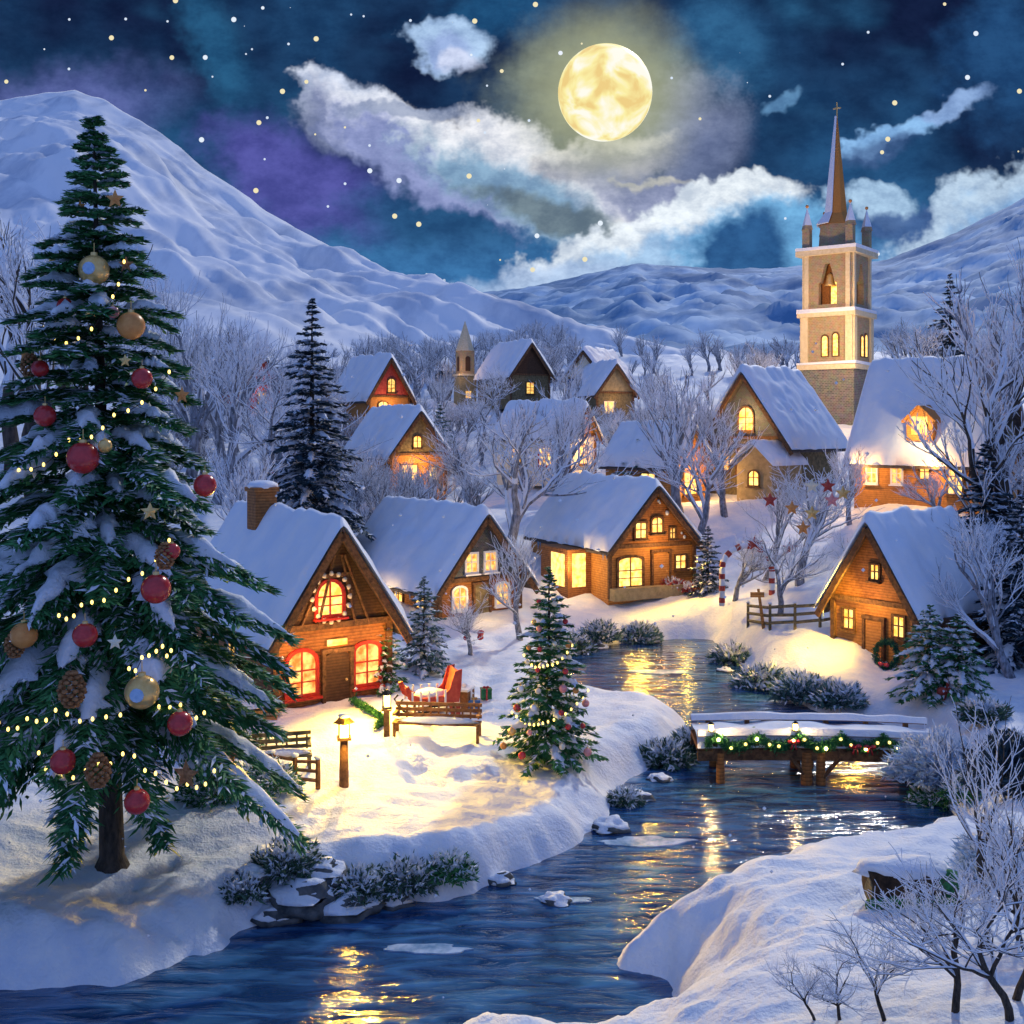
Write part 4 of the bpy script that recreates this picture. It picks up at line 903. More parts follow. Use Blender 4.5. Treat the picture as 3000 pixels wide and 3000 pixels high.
# ------------------------------------------------------------------ bushes and rocks
def bush(p, r, label, mt='shrub', n=900, snow=True, seed=1, blade=(.14, .03), h=.75, cat='bush', group=None):
    rg = np.random.default_rng(seed); root = empty('bush', p, 0, label, cat, group)
    d = rg.normal(0, 1, (n, 3)); d[:, 2] = np.abs(d[:, 2]); d /= np.linalg.norm(d, axis=1)[:, None]
    k = 1 + .25 * np.sin(d[:, 0] * 7 + seed) * np.cos(d[:, 1] * 6); c = d * r * (rg.random((n, 1)) ** .4) * k[:, None] * np.array([1, .8, h])
    dr = d + rg.normal(0, .5, (n, 3)); dr /= np.linalg.norm(dr, axis=1)[:, None]; s = np.cross(dr, rg.normal(0, 1, (n, 3))); s /= np.linalg.norm(s, axis=1)[:, None]
    l = blade[0] * rg.uniform(.6, 1.4, (n, 1)); w_ = blade[1] * rg.uniform(.7, 1.4, (n, 1))
    v = np.stack([c - dr * l * .5, c + s * w_, c + dr * l, c - s * w_], 1)
    fm = rg.random(n) < .3 * (1 if snow else 0) + .4 * (d[:, 2] > .7) * (1 if snow else 0)
    f = fast_obj('foliage', v[~fm].reshape(-1, 3), np.arange((~fm).sum() * 4).reshape(-1, 4), M[mt], root)
    if fm.any():
        fast_obj('snow', v[fm].reshape(-1, 3) + np.array([0, 0, .02]), np.arange(fm.sum() * 4).reshape(-1, 4), M['frost'], f)
    b = MB()
    for i in range(5): a = i * 1.3; b.tube([(0, 0, -.1), (math.cos(a) * r * .5, math.sin(a) * r * .4, r * h * .6)], [.03, .01], 4)
    b.build('stems', M['bark'], root)
    return root
def rock(p, r, label, seed, sq=(1.2, .9, .7), cap=True):
    b = MB().ball((0, 0, 0), r, 22, 14, sq, .55, seed); o = b.build('rock', M['rock'], None, True); o.location = p; tag(o, label, 'rock', 'rocks along the river bank')
    if cap:
        c = MB().ball((0, 0, r * .28 * sq[2]), r * .93, 22, 14, (sq[0], sq[1], sq[2] * .85), .55, seed)
        c.v = [(x, y, max(z, r * sq[2] * .30)) for x, y, z in c.v]; c.build('snow_cap', M['snow'], o, True)
    return o
for U, V, r, lb, sd in [(300, 905, .62, 'largest snow-capped rock at the left waterline', 1), (345, 915, .55, 'snow-capped rock right of the largest one at the waterline', 2), (275, 925, .38, 'small dark rock left of the largest bank rock', 3),
   (392, 905, .34, 'low dark rock below the green bank shrub', 4), (610, 845, .42, 'dark rock at the bend of the snowy point', 5), (636, 818, .36, 'dark rock under the tip of the snowy point', 6), (660, 800, .3, 'small rock by the left bridge bank', 7),
   (500, 895, .32, 'half-sunk rock off the snowy point', 8), (555, 945, .3, 'small snow-capped rock standing in the river', 9), (700, 765, .3, 'rock at the foot of the left bridge post', 10), (250, 880, .3, 'flat rock on the snow above the bank', 11),
   (320, 882, .42, 'rock with a snowy top between the two bank shrubs', 12), (725, 690, .3, 'small rock on the shrubby far bank', 13), (600, 655, .35, 'rock at the far waterline below the amber cottage', 14)]:
    p = at(U, V); p.z = max(p.z, -.05); rock(p, r, lb, sd)
for U, V, r, lb, mt_, n, sd in [(288, 880, .75, 'dark green snowy shrub on the left bank edge', 'shrub', 1200, 1), (360, 898, .7, 'dark green shrub at the waterline right of the big rock', 'shrub', 1200, 2), (405, 895, .75, 'leafy green shrub on the bank below the lit snow', 'shrub', 1300, 3),
   (450, 885, .6, 'low green shrub nearest the snowy point', 'needle', 900, 4), (242, 902, .5, 'small green shrub at the left end of the bank', 'shrub', 700, 5), (625, 818, .5, 'green shrub on the tip of the snowy point', 'shrub', 700, 6),
   (665, 770, .8, 'green shrub left of the bridge', 'shrub', 1000, 7), (695, 760, .7, 'dark green shrub touching the left bridge post', 'shrub', 1000, 8), (938, 812, .75, 'dark green shrub under the pale blue bush', 'needle', 1000, 9), (965, 800, .6, 'dark green shrub right of the pale blue bush', 'needle', 900, 10),
   (600, 640, 1.0, 'teal shrub on the far bank below the amber cottage', 'needle3', 900, 11), (640, 642, 1.0, 'second teal shrub along the far bank', 'needle3', 900, 12), (570, 660, 1.0, 'dark shrub behind the decorated fir at the waterline', 'shrub', 900, 13),
   (735, 668, 1.0, 'teal shrub on the right far bank', 'needle3', 900, 14), (765, 690, 1.1, 'wide teal shrub on the right far bank edge', 'needle3', 1000, 15), (805, 700, 1.1, 'teal shrub behind the bridge middle', 'needle3', 1000, 16), (840, 706, .9, 'teal shrub behind the right half of the bridge', 'needle3', 900, 17),
   (225, 752, 1.0, 'dark green shrub at the right foot of the towering fir', 'needle', 1200, 18), (262, 790, .9, 'green shrub in front of the small bench', 'needle', 1100, 19), (215, 800, .9, 'green shrub under the lowest boughs of the towering fir', 'needle', 1100, 20),
   (985, 720, .7, 'green shrub on the bank right of the bridge', 'shrub', 900, 21), (1012, 750, .6, 'small green shrub at the right edge of the bridge bank', 'shrub', 800, 22)]:
    p = at(U, V); p.z = max(p.z, -.02); bush(p, r, lb, mt_, n * 2, True, sd, (.12, .028) if p.y < 32 else (.22, .05))
p = at(955, 800); p.y += .3; bush(p + Vector((0, .6, .25)), 1.35, 'round pale blue frosted bush on the right bank below the bridge', 'bluefrost', 7000, True, 33, (.16, .028), .85)
p = at(1005, 880); bush(p, .9, 'pale blue frosted bush at the right edge near the brown hollow', 'bluefrost', 4000, True, 34, (.14, .026), .9)
p = at(1015, 800); bush(p + Vector((.3, .8, 0)), 1.1, 'dark blue-green bush at the right edge above the near bank', 'needle2', 3000, False, 35, (.16, .03), 1.1)

# hollow in the near bank
p = at(912, 905); h_ = empty('hollow_stump', p + Vector((0, .15, -.02)), 0, 'dark brown hollow tree stump fringed with green moss on the near snowbank', 'stump'); h_.scale = (.82, .82, .82)
b = MB(); b.tube([(-.85, 0, .3), (-.4, .05, .34), (.25, .05, .36), (.75, .1, .3)], [.36, .40, .42, .30], 16); b.build('log', M['earth'], h_, True)
b = MB(); b.tube([(-.87, 0, .3), (-.80, 0, .3)], [.26, .25], 14); b.build('cut_end', M['olive'], h_)
b = MB()
for i in range(16): a = i / 15; b.ball((-.8 + 1.8 * a, -.28 + random.uniform(-.05, .05), .06 + random.uniform(-.05, .08)), random.uniform(.12, .2), 8, 6, (1, .7, .8), .5, i)
b.ball((.8, 0, .35), .34, 10, 8, (.8, 1, 1), .5, 3); b.build('moss', M['green'], h_, True)
b = MB(); b.ball((-.05, .12, .66), .8, 20, 10, (1.25, .55, .28), .3, 8); b.build('snow_cap', M['snow'], h_, True)

# ------------------------------------------------------------------ thin pale slabs added for light ripples on the water
def ripple_slab(U, V, rx, ry, seed, label):
    p = px(U, V, CZ * F / (V - HZ)); n = 30; rnd = random.Random(seed); pr = []
    for k in range(n):
        a = 6.283 * k / n; q = 1 + .45 * mnoise.noise(Vector((math.cos(a) * 1.4, math.sin(a) * 1.4, seed * 2.3))) + .12 * rnd.uniform(-1, 1); pr.append((rx * q * math.cos(a), ry * q * math.sin(a)))
    b = MB(); b.prism(pr, -.06, .025, 'z'); o = b.build('light_ripple', M['ice'], None); o.location = (p.x, p.y, 0)
    return tag(o, label, 'ice floe', 'slabs standing for light ripples on the river')
for i, a in enumerate([(650, 842, 1.0, .3, 'pale blue floe off the tip of the snowy point'), (420, 950, .8, .2, 'long bluish floe left of centre near the bottom'),
    (660, 672, 1.1, .4, 'bluish floe on the far reach below the amber cottage'), (735, 720, .8, .3, 'bluish floe just upstream of the bridge'), (560, 900, .6, .14, 'thin bluish floe in the middle narrows')]):
    ripple_slab(*a[:4], i + 1, a[4])

# ------------------------------------------------------------------ bridge
Yb = 31.0
pa = px(716, 752, Yb); pb = px(922, 752, Yb)
xb0, xb1 = pa.x, pb.x; Lb = xb1 - xb0; zd = 1.05
br = empty('bridge', ((xb0 + xb1) / 2, Yb, 0), R(-3), 'snow-covered wooden footbridge with a green garland over the river', 'bridge')
hb = Lb / 2
def dz(x): return zd + .05 * (1 - (x / hb) ** 2)
def strip(y0, y1, t0, t1, m, name, x0=-hb - .5, x1=hb + .6, n=24, jit=0):
    b = MB()
    for i in range(n):
        a, c = x0 + (x1 - x0) * i / n, x0 + (x1 - x0) * (i + 1) / n
        b.add([(a, y0, dz(a) + t0), (c, y0, dz(c) + t0), (c, y1, dz(c) + t0), (a, y1, dz(a) + t0), (a, y0, dz(a) + t1), (c, y0, dz(c) + t1), (c, y1, dz(c) + t1), (a, y1, dz(a) + t1)],
              [(3, 2, 1, 0), (4, 5, 6, 7), (0, 1, 5, 4), (2, 3, 7, 6)] + ([(0, 4, 7, 3)] if i == 0 else []) + ([(1, 2, 6, 5)] if i == n - 1 else []))
    return b.build(name, M[m], br)
strip(0, 1.7, -.12, 0, 'rail', 'deck')
strip(-.06, .10, -.42, -.13, 'beam', 'front_girder'); strip(1.6, 1.76, -.42, -.13, 'beam', 'rear_girder')
def snowstrip(y0, y1, base, T, name, seed, x0=-hb - .5, x1=hb + .6, par=None):
    nx, ny = 60, 8; V = []; Fc = []
    for i in range(nx + 1):
        for j in range(ny + 1):
            x = x0 + (x1 - x0) * i / nx; t_ = j / ny; y = y0 + (y1 - y0) * t_; e = max(0, 1 - abs(2 * t_ - 1) ** 4) ** .5
            V.append((x, y, dz(x) + base + T * e * (1 + .5 * mnoise.noise(Vector((x * 1.1, y, seed)))) - (.06 if j in (0, ny) else 0)))
    W = ny + 1
    for i in range(nx):
        for j in range(ny): a = i * W + j; Fc.append((a, a + W, a + W + 1, a + 1))
    return mesh_obj(name, V, Fc, M['snow'], par or br, True)
snowstrip(-.1, 1.8, .01, .26, 'snow', 2)
for yy in (.0, 1.7):
    for i in range(6):
        x = -hb + Lb * i / 5; b = MB(); b.box((x, yy, dz(x) + .12), (.13, .13, .62)); b.build('post', M['beam'], br)
    h = strip(yy - .05, yy + .05, .26, .36, 'rail', 'handrail'); snowstrip(yy - .12, yy + .12, .36, .12, 'snow', 5 + yy, par=h)
for x, w_, d_ in ((-hb + .15, .22, 1), (-.35, .28, 0), (.05, .24, 0), (hb - .1, .3, 1)):
    for yy in (.05, 1.6):
        b = MB(); b.tube([(x, yy - .08, -.6), (x, yy - .05, dz(x) - .2)], [w_ * .62, w_ * .5], 9); b.build('pile', M['wood_brown'], br)
b = MB(); b.tube([(-.95, .0, .95), (-.35, -.08, .2)], .06, 6); b.tube([(.75, .0, .95), (.08, -.08, .2)], .06, 6); b.tube([(hb - 1.2, 0, .95), (hb - .2, -.06, .05)], .1, 6); b.build('brace', M['beam'], br)
# garland on the bridge
gd = empty('garland', br.location, R(-3), 'green garland with red bows and lights hung along the bridge rail', 'garland')
def swagz(x): k = (x + hb) / Lb * 5; f_ = k - math.floor(k); return dz(x) + .26 - .26 * math.sin(math.pi * f_)
n = 9000; xs = rng.uniform(-hb - .3, hb - .2, n); c = np.stack([xs, -.14 + rng.normal(0, .05, n), np.array([swagz(x) for x in xs]) + rng.normal(0, .075, n)], -1)
d = rng.normal(0, 1, (n, 3)); d /= np.linalg.norm(d, axis=1)[:, None]; s = np.cross(d, rng.normal(0, 1, (n, 3))); s /= np.linalg.norm(s, axis=1)[:, None]
fast_obj('foliage', np.stack([c - d * .05, c + s * .015, c + d * .08, c - s * .015], 1).reshape(-1, 3), np.arange(n * 4).reshape(-1, 4), M['green'], gd)
for i in range(17):
    x = -hb + .1 + (Lb - .5) * i / 16 + random.uniform(-.06, .06)
    MB().ball((x, -.25, swagz(x) + random.uniform(-.05, .06)), .045, 8, 6).build('light_bulb', M['bulbw' if i % 3 == 0 else 'bulb'], gd, True)
for x in (-.75, .95, 1.35):
    b = MB(); z = swagz(x)
    for s_ in (-1, 1): b.ball((x + s_ * .09, -.25, z + .02), .09, 8, 6, (1, .5, .7))
    b.ball((x, -.28, z), .04, 6, 5); b.box((x - .05, -.25, z - .12), (.04, .02, .18), ry=.25); b.box((x + .05, -.25, z - .12), (.04, .02, .18), ry=-.25); b.build('bow', M['red'], gd, True)
# lantern on the bridge end post
def lantern(loc, label, s=1.0, e=30, parent=None, hang=False):
    r_ = empty('lantern', loc, .3, label, 'lantern')
    b = MB(); b.box((0, 0, .03 * s), (.24 * s, .24 * s, .05 * s)); b.tube([(0, 0, .40 * s), (0, 0, .54 * s)], [.19 * s, .03 * s], 4)
    for x in (-1, 1):
        for y in (-1, 1): b.box((x * .095 * s, y * .095 * s, .22 * s), (.025 * s, .025 * s, .36 * s))
    b.build('frame', M['iron'], r_); MB().box((0, 0, .22 * s), (.16 * s, .16 * s, .32 * s)).build('glass', M['lampglass'], r_)
    if e: 
        for dx, dyy in ((0, -.16 * s),): point(Vector(loc) + Vector((dx, dyy, .25 * s)), e, (1, .66, .25), .04)
    return r_
lantern(Vector((xb0 - .15, Yb - .05, dz(-hb) + .44)), 'lit lantern on the left end post of the bridge', .55, 90)
lantern(Vector((xb0 + 2.2, Yb - .15, dz(-.5) + .44)), 'lit lantern on the bridge rail above the middle piles', .55, 60)

# ------------------------------------------------------------------ lamp post, fences, yard things
p = at(344, 788); lp = empty('lamp_post', p, .2, 'short wooden lamp post with a glowing lantern beside the low fence', 'lamp post')
b = MB(); b.tube([(0, 0, -.3), (0, 0, 1.15)], [.13, .10], 9); b.build('post', M['rail'], lp, True)
b = MB(); b.box((0, 0, 1.18), (.34, .34, .06)); b.tube([(0, 0, 1.56), (0, 0, 1.78)], [.27, .03], 4)
for x in (-1, 1):
    for y in (-1, 1): b.box((x * .12, y * .12, 1.38), (.03, .03, .38))
b.build('lamp_frame', M['beam'], lp); MB().box((0, 0, 1.385), (.21, .21, .34)).build('lamp_glass', M['lampglass'], lp)
MB().ball((0, 0, 1.74), .16, 10, 6, (1, 1, .4), .2, 1).build('snow_cap', M['snow'], lp, True)
point(p + Vector((.25, -.35, 1.6)), 150, (1, .60, .055), .1)

def fence(pts, label, h=.9, rails=3, m='rail', name='fence', rr=.045):
    r_ = empty(name, pts[0], 0, label, 'fence'); o0 = Vector(pts[0]); tops = []
    for i, q in enumerate(pts):
        q = Vector(q) - o0; MB().tube([q + Vector((0, 0, -.3)), q + Vector((0, 0, h))], [.07, .06], 6).build('post', M[m], r_)
        MB().ball(q + Vector((0, 0, h + .02)), .10, 8, 6, (1, 1, .5), .2, i).build('snow_cap', M['snow'], r_, True)
    for i in range(len(pts) - 1):
        a, c = Vector(pts[i]) - o0, Vector(pts[i + 1]) - o0
        for k in range(rails):
            z = h * (.25 + .62 * k / max(1, rails - 1)); MB().tube([a + Vector((0, 0, z)), c + Vector((0, 0, z + random.uniform(-.04, .04)))], rr, 5).build('rail', M[m], r_)
    return r_
fence([at(U, V) for U, V in ((318, 790), (295, 788), (272, 783), (250, 778), (232, 772))], 'low snowy rail fence left of the lamp post', .75, 3)
fence([at(U, V) for U, V in ((748, 628), (770, 630), (795, 630), (820, 628), (838, 624))], 'dark rail fence left of the small amber cottage', 1.1, 3, 'olive', rr=.07)
# bench (long wooden rail bench in the lit yard)
def bench(p, rz, Lx, label, m='rail', snow=True, h=.42, bk=.45):
    r_ = empty('bench', p, rz, label, 'bench')
    b = MB()
    for k in range(4): b.box((0, -.18 + .12 * k, h), (Lx, .10, .05))
    b.build('seat', M[m], r_)
    b = MB()
    for k in range(3): b.box((0, .26 + .02 * k, h + .14 + bk * .36 * k), (Lx, .04, .10), rx=-.1)
    n_s = int(Lx / .22)
    for k in range(n_s): b.box((-Lx / 2 + .1 + k * (Lx - .2) / (n_s - 1), .30, h + .28), (.05, .035, bk), rx=-.1)
    b.build('backrest', M[m], r_)
    for x in (-Lx / 2 + .06, Lx / 2 - .06):
        for y in (-.2, .24): MB().box((x, y, h / 2 - .1), (.08, .08, h + .2)).build('leg', M[m], r_)
        MB().box((x, .02, h + .26), (.09, .55, .06)).build('armrest', M[m], r_)
    if snow: MB().ball((0, 0, h + .05), .3, 18, 8, (Lx * 1.55, .85, .35), .25, 4).build('snow', M['snow'], r_, True)
    return r_
p = at(437, 738); bench(p, R(-6), 2.55, 'long brown wooden bench in the lit yard in front of the red sleigh')
lantern(p + Vector((-1.45, -.05, .85)), 'lit lantern on the left end of the long wooden bench', 1.0, 90)
MB().box((0, 0, 0), (.1, .1, .1))
r_ = empty('lantern_stand', p + Vector((-1.45, -.05, 0)), 0, 'square wooden stand carrying the lantern at the end of the long bench', 'stand'); b = MB(); b.box((0, 0, .38), (.16, .16, .9)); b.box((0, 0, .82), (.28, .28, .05)); b.build('post', M['beam'], r_)
p = at(282, 772); bench(p, R(14), 1.5, 'small snow-topped bench behind the low rail fence', 'olive')
# red sleigh
p = at(432, 712); sl = empty('sleigh', p, R(200), 'red wooden sleigh with pale slats parked behind the long bench', 'sleigh')
b = MB()
prof = [(-.75, .3), (.55, .3), (.85, .5), (.98, .85), (.85, .9), (.7, .62), (.4, .5), (-.25, .52), (-.45, .72), (-.62, 1.25), (-.85, 1.3), (-.82, .75)]
for y0, y1 in ((-.42, -.37), (.37, .42)): b.prism(prof, y0, y1)
b.box((0, 0, .36), (1.35, .74, .06)); b.box((-.62, 0, .85), (.06, .74, .85), ry=-.25); b.build('body', M['redmatt'], sl)
b = MB()
for y in (-.3, .3): b.tube([(-.9, y, .04), (.7, y, .04), (1.0, y, .14), (1.12, y, .38), (1.0, y, .5)], .03, 6); [b.tube([(x, y, .04), (x, y, .32)], .025, 5) for x in (-.6, 0, .5)]
b.build('runner', M['iron'], sl)
b = MB()
for k in range(5): b.box((-.3 + k * .26, -.45, .52), (.06, .03, .42)); b.box((-.3 + k * .26, .45, .52), (.06, .03, .42))
b.build('slat', M['white'], sl)
MB().ball((.05, 0, .5), .4, 14, 8, (1.2, .85, .45), .25, 6).build('snow', M['snow'], sl, True)
# gifts
for U, V, s_, mt_, rb, lb in ((462, 708, .62, 'rail', 'white', 'large brown gift box with a snowy lid right of the sleigh'), (474, 712, .38, 'blue', 'gold', 'blue gift box with a yellow ribbon in front of the brown one'), (455, 716, .34, 'redmatt', 'white', 'small red gift box with a white ribbon by the sleigh'), (486, 700, .34, 'green', 'red', 'green gift box farthest right by the sleigh')):
    p = at(U, V); r_ = empty('gift_box', p, random.uniform(-.4, .4), lb, 'gift box', 'gift boxes in the lit yard')
    MB().box((0, 0, s_ * .45), (s_, s_, s_ * .9)).build('box', M[mt_], r_); MB().box((0, 0, s_ * .95), (s_ * 1.06, s_ * 1.06, s_ * .12)).build('lid', M['snow' if s_ > .6 else mt_], r_)
    b = MB(); b.box((0, 0, s_ * .48), (s_ * .16, s_ * 1.075, s_ * 1.08)); b.box((0, 0, s_ * .479), (s_ * 1.077, s_ * .16, s_ * 1.079))
    for a in (-1, 1): b.ball((a * s_ * .16, 0, s_ * 1.12), s_ * .17, 8, 6, (1, .5, .6))
    b.build('ribbon', M[rb], r_)
# plank pile left of cottage
p = at(240, 722); r_ = empty('plank_stack', p, R(8), 'stack of pale orange planks under snow left of the large brown cottage', 'plank stack')
for k in range(4): MB().box((random.uniform(-.1, .1), (k % 2) * .2, .08 + .1 * k), (2.3, .26, .08), rz=random.uniform(-.06, .06)).build('plank', M['orange' if k != 1 else 'cream'], r_)
MB().ball((0, .1, .47), .5, 16, 8, (2.0, .6, .25), .3, 2).build('snow', M['snow'], r_, True)
# wreath garland on snow right of the step
p0 = [at(U, V) for U, V in ((352, 703), (362, 712), (374, 716), (384, 724), (376, 731))]; r_ = empty('garland', p0[0], 0, 'loose green garland lying on the snow right of the cottage step', 'garland')
n = 1500; tt = rng.random(n) * 3.999; k = tt.astype(int); A3 = np.array([list(q - p0[0]) for q in p0]); c = A3[k] * (1 - (tt - k))[:, None] + A3[k + 1] * (tt - k)[:, None] + rng.normal(0, .05, (n, 3)) + np.array([0, 0, .1])
d = rng.normal(0, 1, (n, 3)); d /= np.linalg.norm(d, axis=1)[:, None]; s = np.cross(d, rng.normal(0, 1, (n, 3))); s /= np.linalg.norm(s, axis=1)[:, None]
fast_obj('foliage', np.stack([c - d * .06, c + s * .02, c + d * .1, c - s * .02], 1).reshape(-1, 3), np.arange(n * 4).reshape(-1, 4), M['green'], r_)
# candy cane arch
p = at(747, 606); r_ = empty('candy_cane_arch', p, .1, 'red and white striped candy cane arch left of the rail fence', 'arch')
r_.scale = (1.35, 1.35, 1.35)
pts = [(-.9, 0, 0), (-.9, 0, 1.3)] + [(-.9 * math.cos(a), 0, 1.3 + .8 * math.sin(a)) for a in np.linspace(.25, math.pi - .25, 9)] + [(.9, 0, 1.3), (.9, 0, 0)]
MB().tube(pts, .10, 9).build('cane', M['white'], r_, True)
cum = [Vector(q) for q in pts]
def along(s_):
    for a, c in zip(cum, cum[1:]):
        l = (c - a).length
        if s_ <= l: return a + (c - a) * (s_ / l), (c - a).normalized()
        s_ -= l
    return cum[-1], Vector((0, 0, -1))
for k in range(12): q, dd = along(.2 + k * .42); MB().tube([q - dd * .09 + Vector((0, 0, .0)), q + dd * .09 + Vector((0, 0, .0))], .108, 9).build('stripe', M['redmatt'], r_)
p = at(764, 628); r_ = empty('signpost', p, 0, 'slim orange-brown wooden post leaning beside the rail fence', 'post'); b = MB(); b.tube([(0, 0, -.2), (-.25, 0, 1.7)], [.08, .06], 7); b.build('post', M['wood_amber'], r_); MB().box((-.3, -.03, 1.45), (.6, .06, .22)).build('board', M['wood_amber'], r_)
# wreath by the right cottage door, red flower bush at house 3, red bow
def wreath(loc, r, label, rot=(0, 0, 0)):
    r_ = empty('wreath', loc, 0, label, 'wreath'); r_.rotation_euler = rot; n = 1600; a = rng.random(n) * 6.283
    c = np.stack([r * np.cos(a), rng.normal(0, .04, n), r * np.sin(a) + r], -1) + rng.normal(0, r * .13, (n, 3)) * np.array([1, .3, 1])
    d = rng.normal(0, 1, (n, 3)); d /= np.linalg.norm(d, axis=1)[:, None]; s = np.cross(d, rng.normal(0, 1, (n, 3))); s /= np.linalg.norm(s, axis=1)[:, None]
    fast_obj('foliage', np.stack([c - d * .06, c + s * .02, c + d * .09, c - s * .02], 1).reshape(-1, 3), np.arange(n * 4).reshape(-1, 4), M['wreath'], r_)
    b = MB()
    for s_ in (-1, 1): b.ball((s_ * r * .28, -.12, .1), r * .26, 8, 6, (1, .5, .7))
    b.ball((0, -.15, .1), r * .12, 6, 5); b.build('bow', M['red'], r_, True)
wreath(local(D_, (.9, -.55, -.05)), .48, 'dark green wreath with a red bow leaning by the small amber cottage door', (R(-8), 0, R(-54)))
for U, V, s_, lb in ((668, 588, .75, 'red flowering shrub at the right foot of the amber cottage'), (690, 590, .5, 'smaller red flowering shrub right of the amber cottage')):
    p = at(U, V); bush(p + Vector((0, -.4, 0)), s_, lb, 'redmatt', 900, True, int(U), (.14, .05), .8)
p = at(948, 700); r_ = MB()
for s_ in (-1, 1): r_.ball((s_ * .2, 0, .22), .2, 10, 7, (1, .5, .7)); r_.box((s_ * .1, 0, .06), (.1, .05, .34), ry=-s_ * .4)
r_.ball((0, -.05, .26), .1, 8, 6); r_.box((0, .02, .45), (.1, .05, .3)); o = r_.build('red_bow', M['redmatt'], None, True); o.location = p; tag(o, 'big red bow lying on the snow below the dusted firs', 'bow')
p = at(475, 640); o = MB()
for k in range(5): o.ball((random.uniform(-.5, .5), 0, random.uniform(.2, .5)), .14, 8, 6, (1, 1, .8), .3, k)
o = o.build('berry_cluster', M['red'], None, True); o.location = p + Vector((0, -1.2, .1)); tag(o, 'bright red berries on the frosted shrub left of the decorated fir', 'berries')

# ------------------------------------------------------------------ ornaments
def bauble_mesh(root, r, m):
    o = MB().ball((0, 0, -r), r, 18, 12).build('ball', M[m], root, True)
    b = MB(); b.tube([(0, 0, -.12 * r), (0, 0, .16 * r)], [r * .24, r * .22], 8); b.tube([(0, 0, .1 * r), (0, 0, .8 * r)], r * .03, 4); b.build('cap', M['gold'], root)
def conem(root, r):
    b = MB()
    for i in range(9):
        z = -2.2 * r * i / 8; rr = r * (math.sin(math.pi * (i + 1) / 10.5)) * .8
        for k in range(7): a = 6.283 * k / 7 + i * .45; b.ball((rr * math.cos(a), rr * math.sin(a), z), r * .22, 5, 4, (1, 1, .7))
    b.build('scales', M['cone'], root)
def starm(root, r, m):
    pr = []
    for k in range(10): a = math.pi / 2 + math.pi * k / 5; q = r if k % 2 == 0 else r * .45; pr.append((q * math.cos(a), q * math.sin(a) - r))
    n = 10; b = MB(); b.add([(x, 0, z) for x, z in pr] + [(0, -r * .22, -r), (0, r * .22, -r)], [(i, (i + 1) % n, n) for i in range(n)] + [((i + 1) % n, i, n + 1) for i in range(n)]); b.build('star_plate', M[m], root)
def on_tree(root, U, V, off=1.0):
    Ht, Rb, bare, pw = root['rad']; c = root.location
    q = px(U, V, c.y); h = q.z - c.z; f = max(.02, 1 - (h - bare * .9) / (Ht - bare * .9)); rad = Rb * min(1.0, f) ** pw * off
    dx = q.x - c.x; yy = c.y - math.sqrt(max(.02, rad * rad - dx * dx)) * .85
    return px(U, V, yy)
BA = [(65,304,'red',.16,'red bauble high on the left side of the towering fir'),(94,261,'gold',.30,'big gold bauble near the top of the towering fir'),(131,318,'orange',.27,'burnt orange bauble on the upper right of the towering fir'),
 (142,374,'red',.20,'red bauble on the right tip of an upper bough of the towering fir'),(45,411,'red',.21,'red bauble on the upper left of the towering fir'),(83,448,'red',.30,'largest red bauble with a gold top, left of the towering fir trunk'),
 (205,480,'red',.22,'red bauble hanging from the far right bough against the blue slope'),(156,580,'red',.27,'glossy red bauble above the thickest snowy bough on the right'),(85,629,'red',.22,'red bauble in the middle left of the towering fir'),
 (180,717,'red',.22,'bright red bauble with a pink shine low on the right side'),(63,755,'red',.22,'red bauble low on the left side beside a snowy bough'),(137,795,'red',.22,'lowest red bauble, beside the trunk under a snowy bough'),
 (142,681,'gold',.30,'gold bauble with a pale ring low on the towering fir'),(40,366,'red',.17,'small red bauble next to the pinecones on the left'),(172,549,'red',.15,'small red bauble beside an orange star on the right boughs'),
 (113,312,'pink',.12,'tiny pink bauble above the burnt orange one'),(24,628,'orange',.24,'orange bauble near the left edge'),(105,445,'gold',.13,'small gold bauble beside the largest red one')]
for U, V, m, r, lb in BA:
    p = on_tree(BT, U, V - 6); r_ = empty('bauble', p, 0, lb, 'bauble', 'ornaments on the towering fir'); bauble_mesh(r_, r, m)
    if r >= .3 and m == 'gold': MB().tube([(0, -r * .93, -r), (0, -r * 1.02, -r)], [r * .42, r * .36], 12).build('medallion', M['bluefrost'], r_)
for U, V, r, lb in [(72,681,.26,'brown pinecone low on the left of the towering fir'),(98,763,.24,'brown pinecone beside the trunk near the lowest boughs'),(30,362,.2,'pinecone on the upper left edge of the towering fir'),(165,552,.2,'pinecone among the right boughs'),(15,640,.2,'pinecone at the left edge of the picture')]:
    r_ = empty('pinecone', on_tree(BT, U, V - 8), 0, lb, 'pinecone', 'ornaments on the towering fir'); conem(r_, r)
for U, V, r, m, lb in [(115,195,.2,'orange','orange star ornament near the fir top'),(80,205,.16,'orange','smaller orange star left of the fir top'),(186,765,.28,'cone','brown star ornament on the lowest right bough'),(90,308,.16,'gold','gold star in the middle of the upper boughs'),(182,392,.18,'orange','orange star against the frosted trees right of the fir'),
     (150,508,.18,'gold','gold star on the middle right boughs'),(52,257,.15,'gold','gold star on the upper left bough tip'),(126,262,.17,'cone','brown star on the upper right bough tip'),(125,360,.13,'gold','tiny gold star above the middle'),(115,640,.15,'cream','cream star right of the middle left bauble'),(25,352,.17,'orange','orange star at the left edge')]:
    r_ = empty('star_ornament', on_tree(BT, U, V - 6), random.uniform(-.4, .4), lb, 'star ornament', 'ornaments on the towering fir'); starm(r_, r, m)
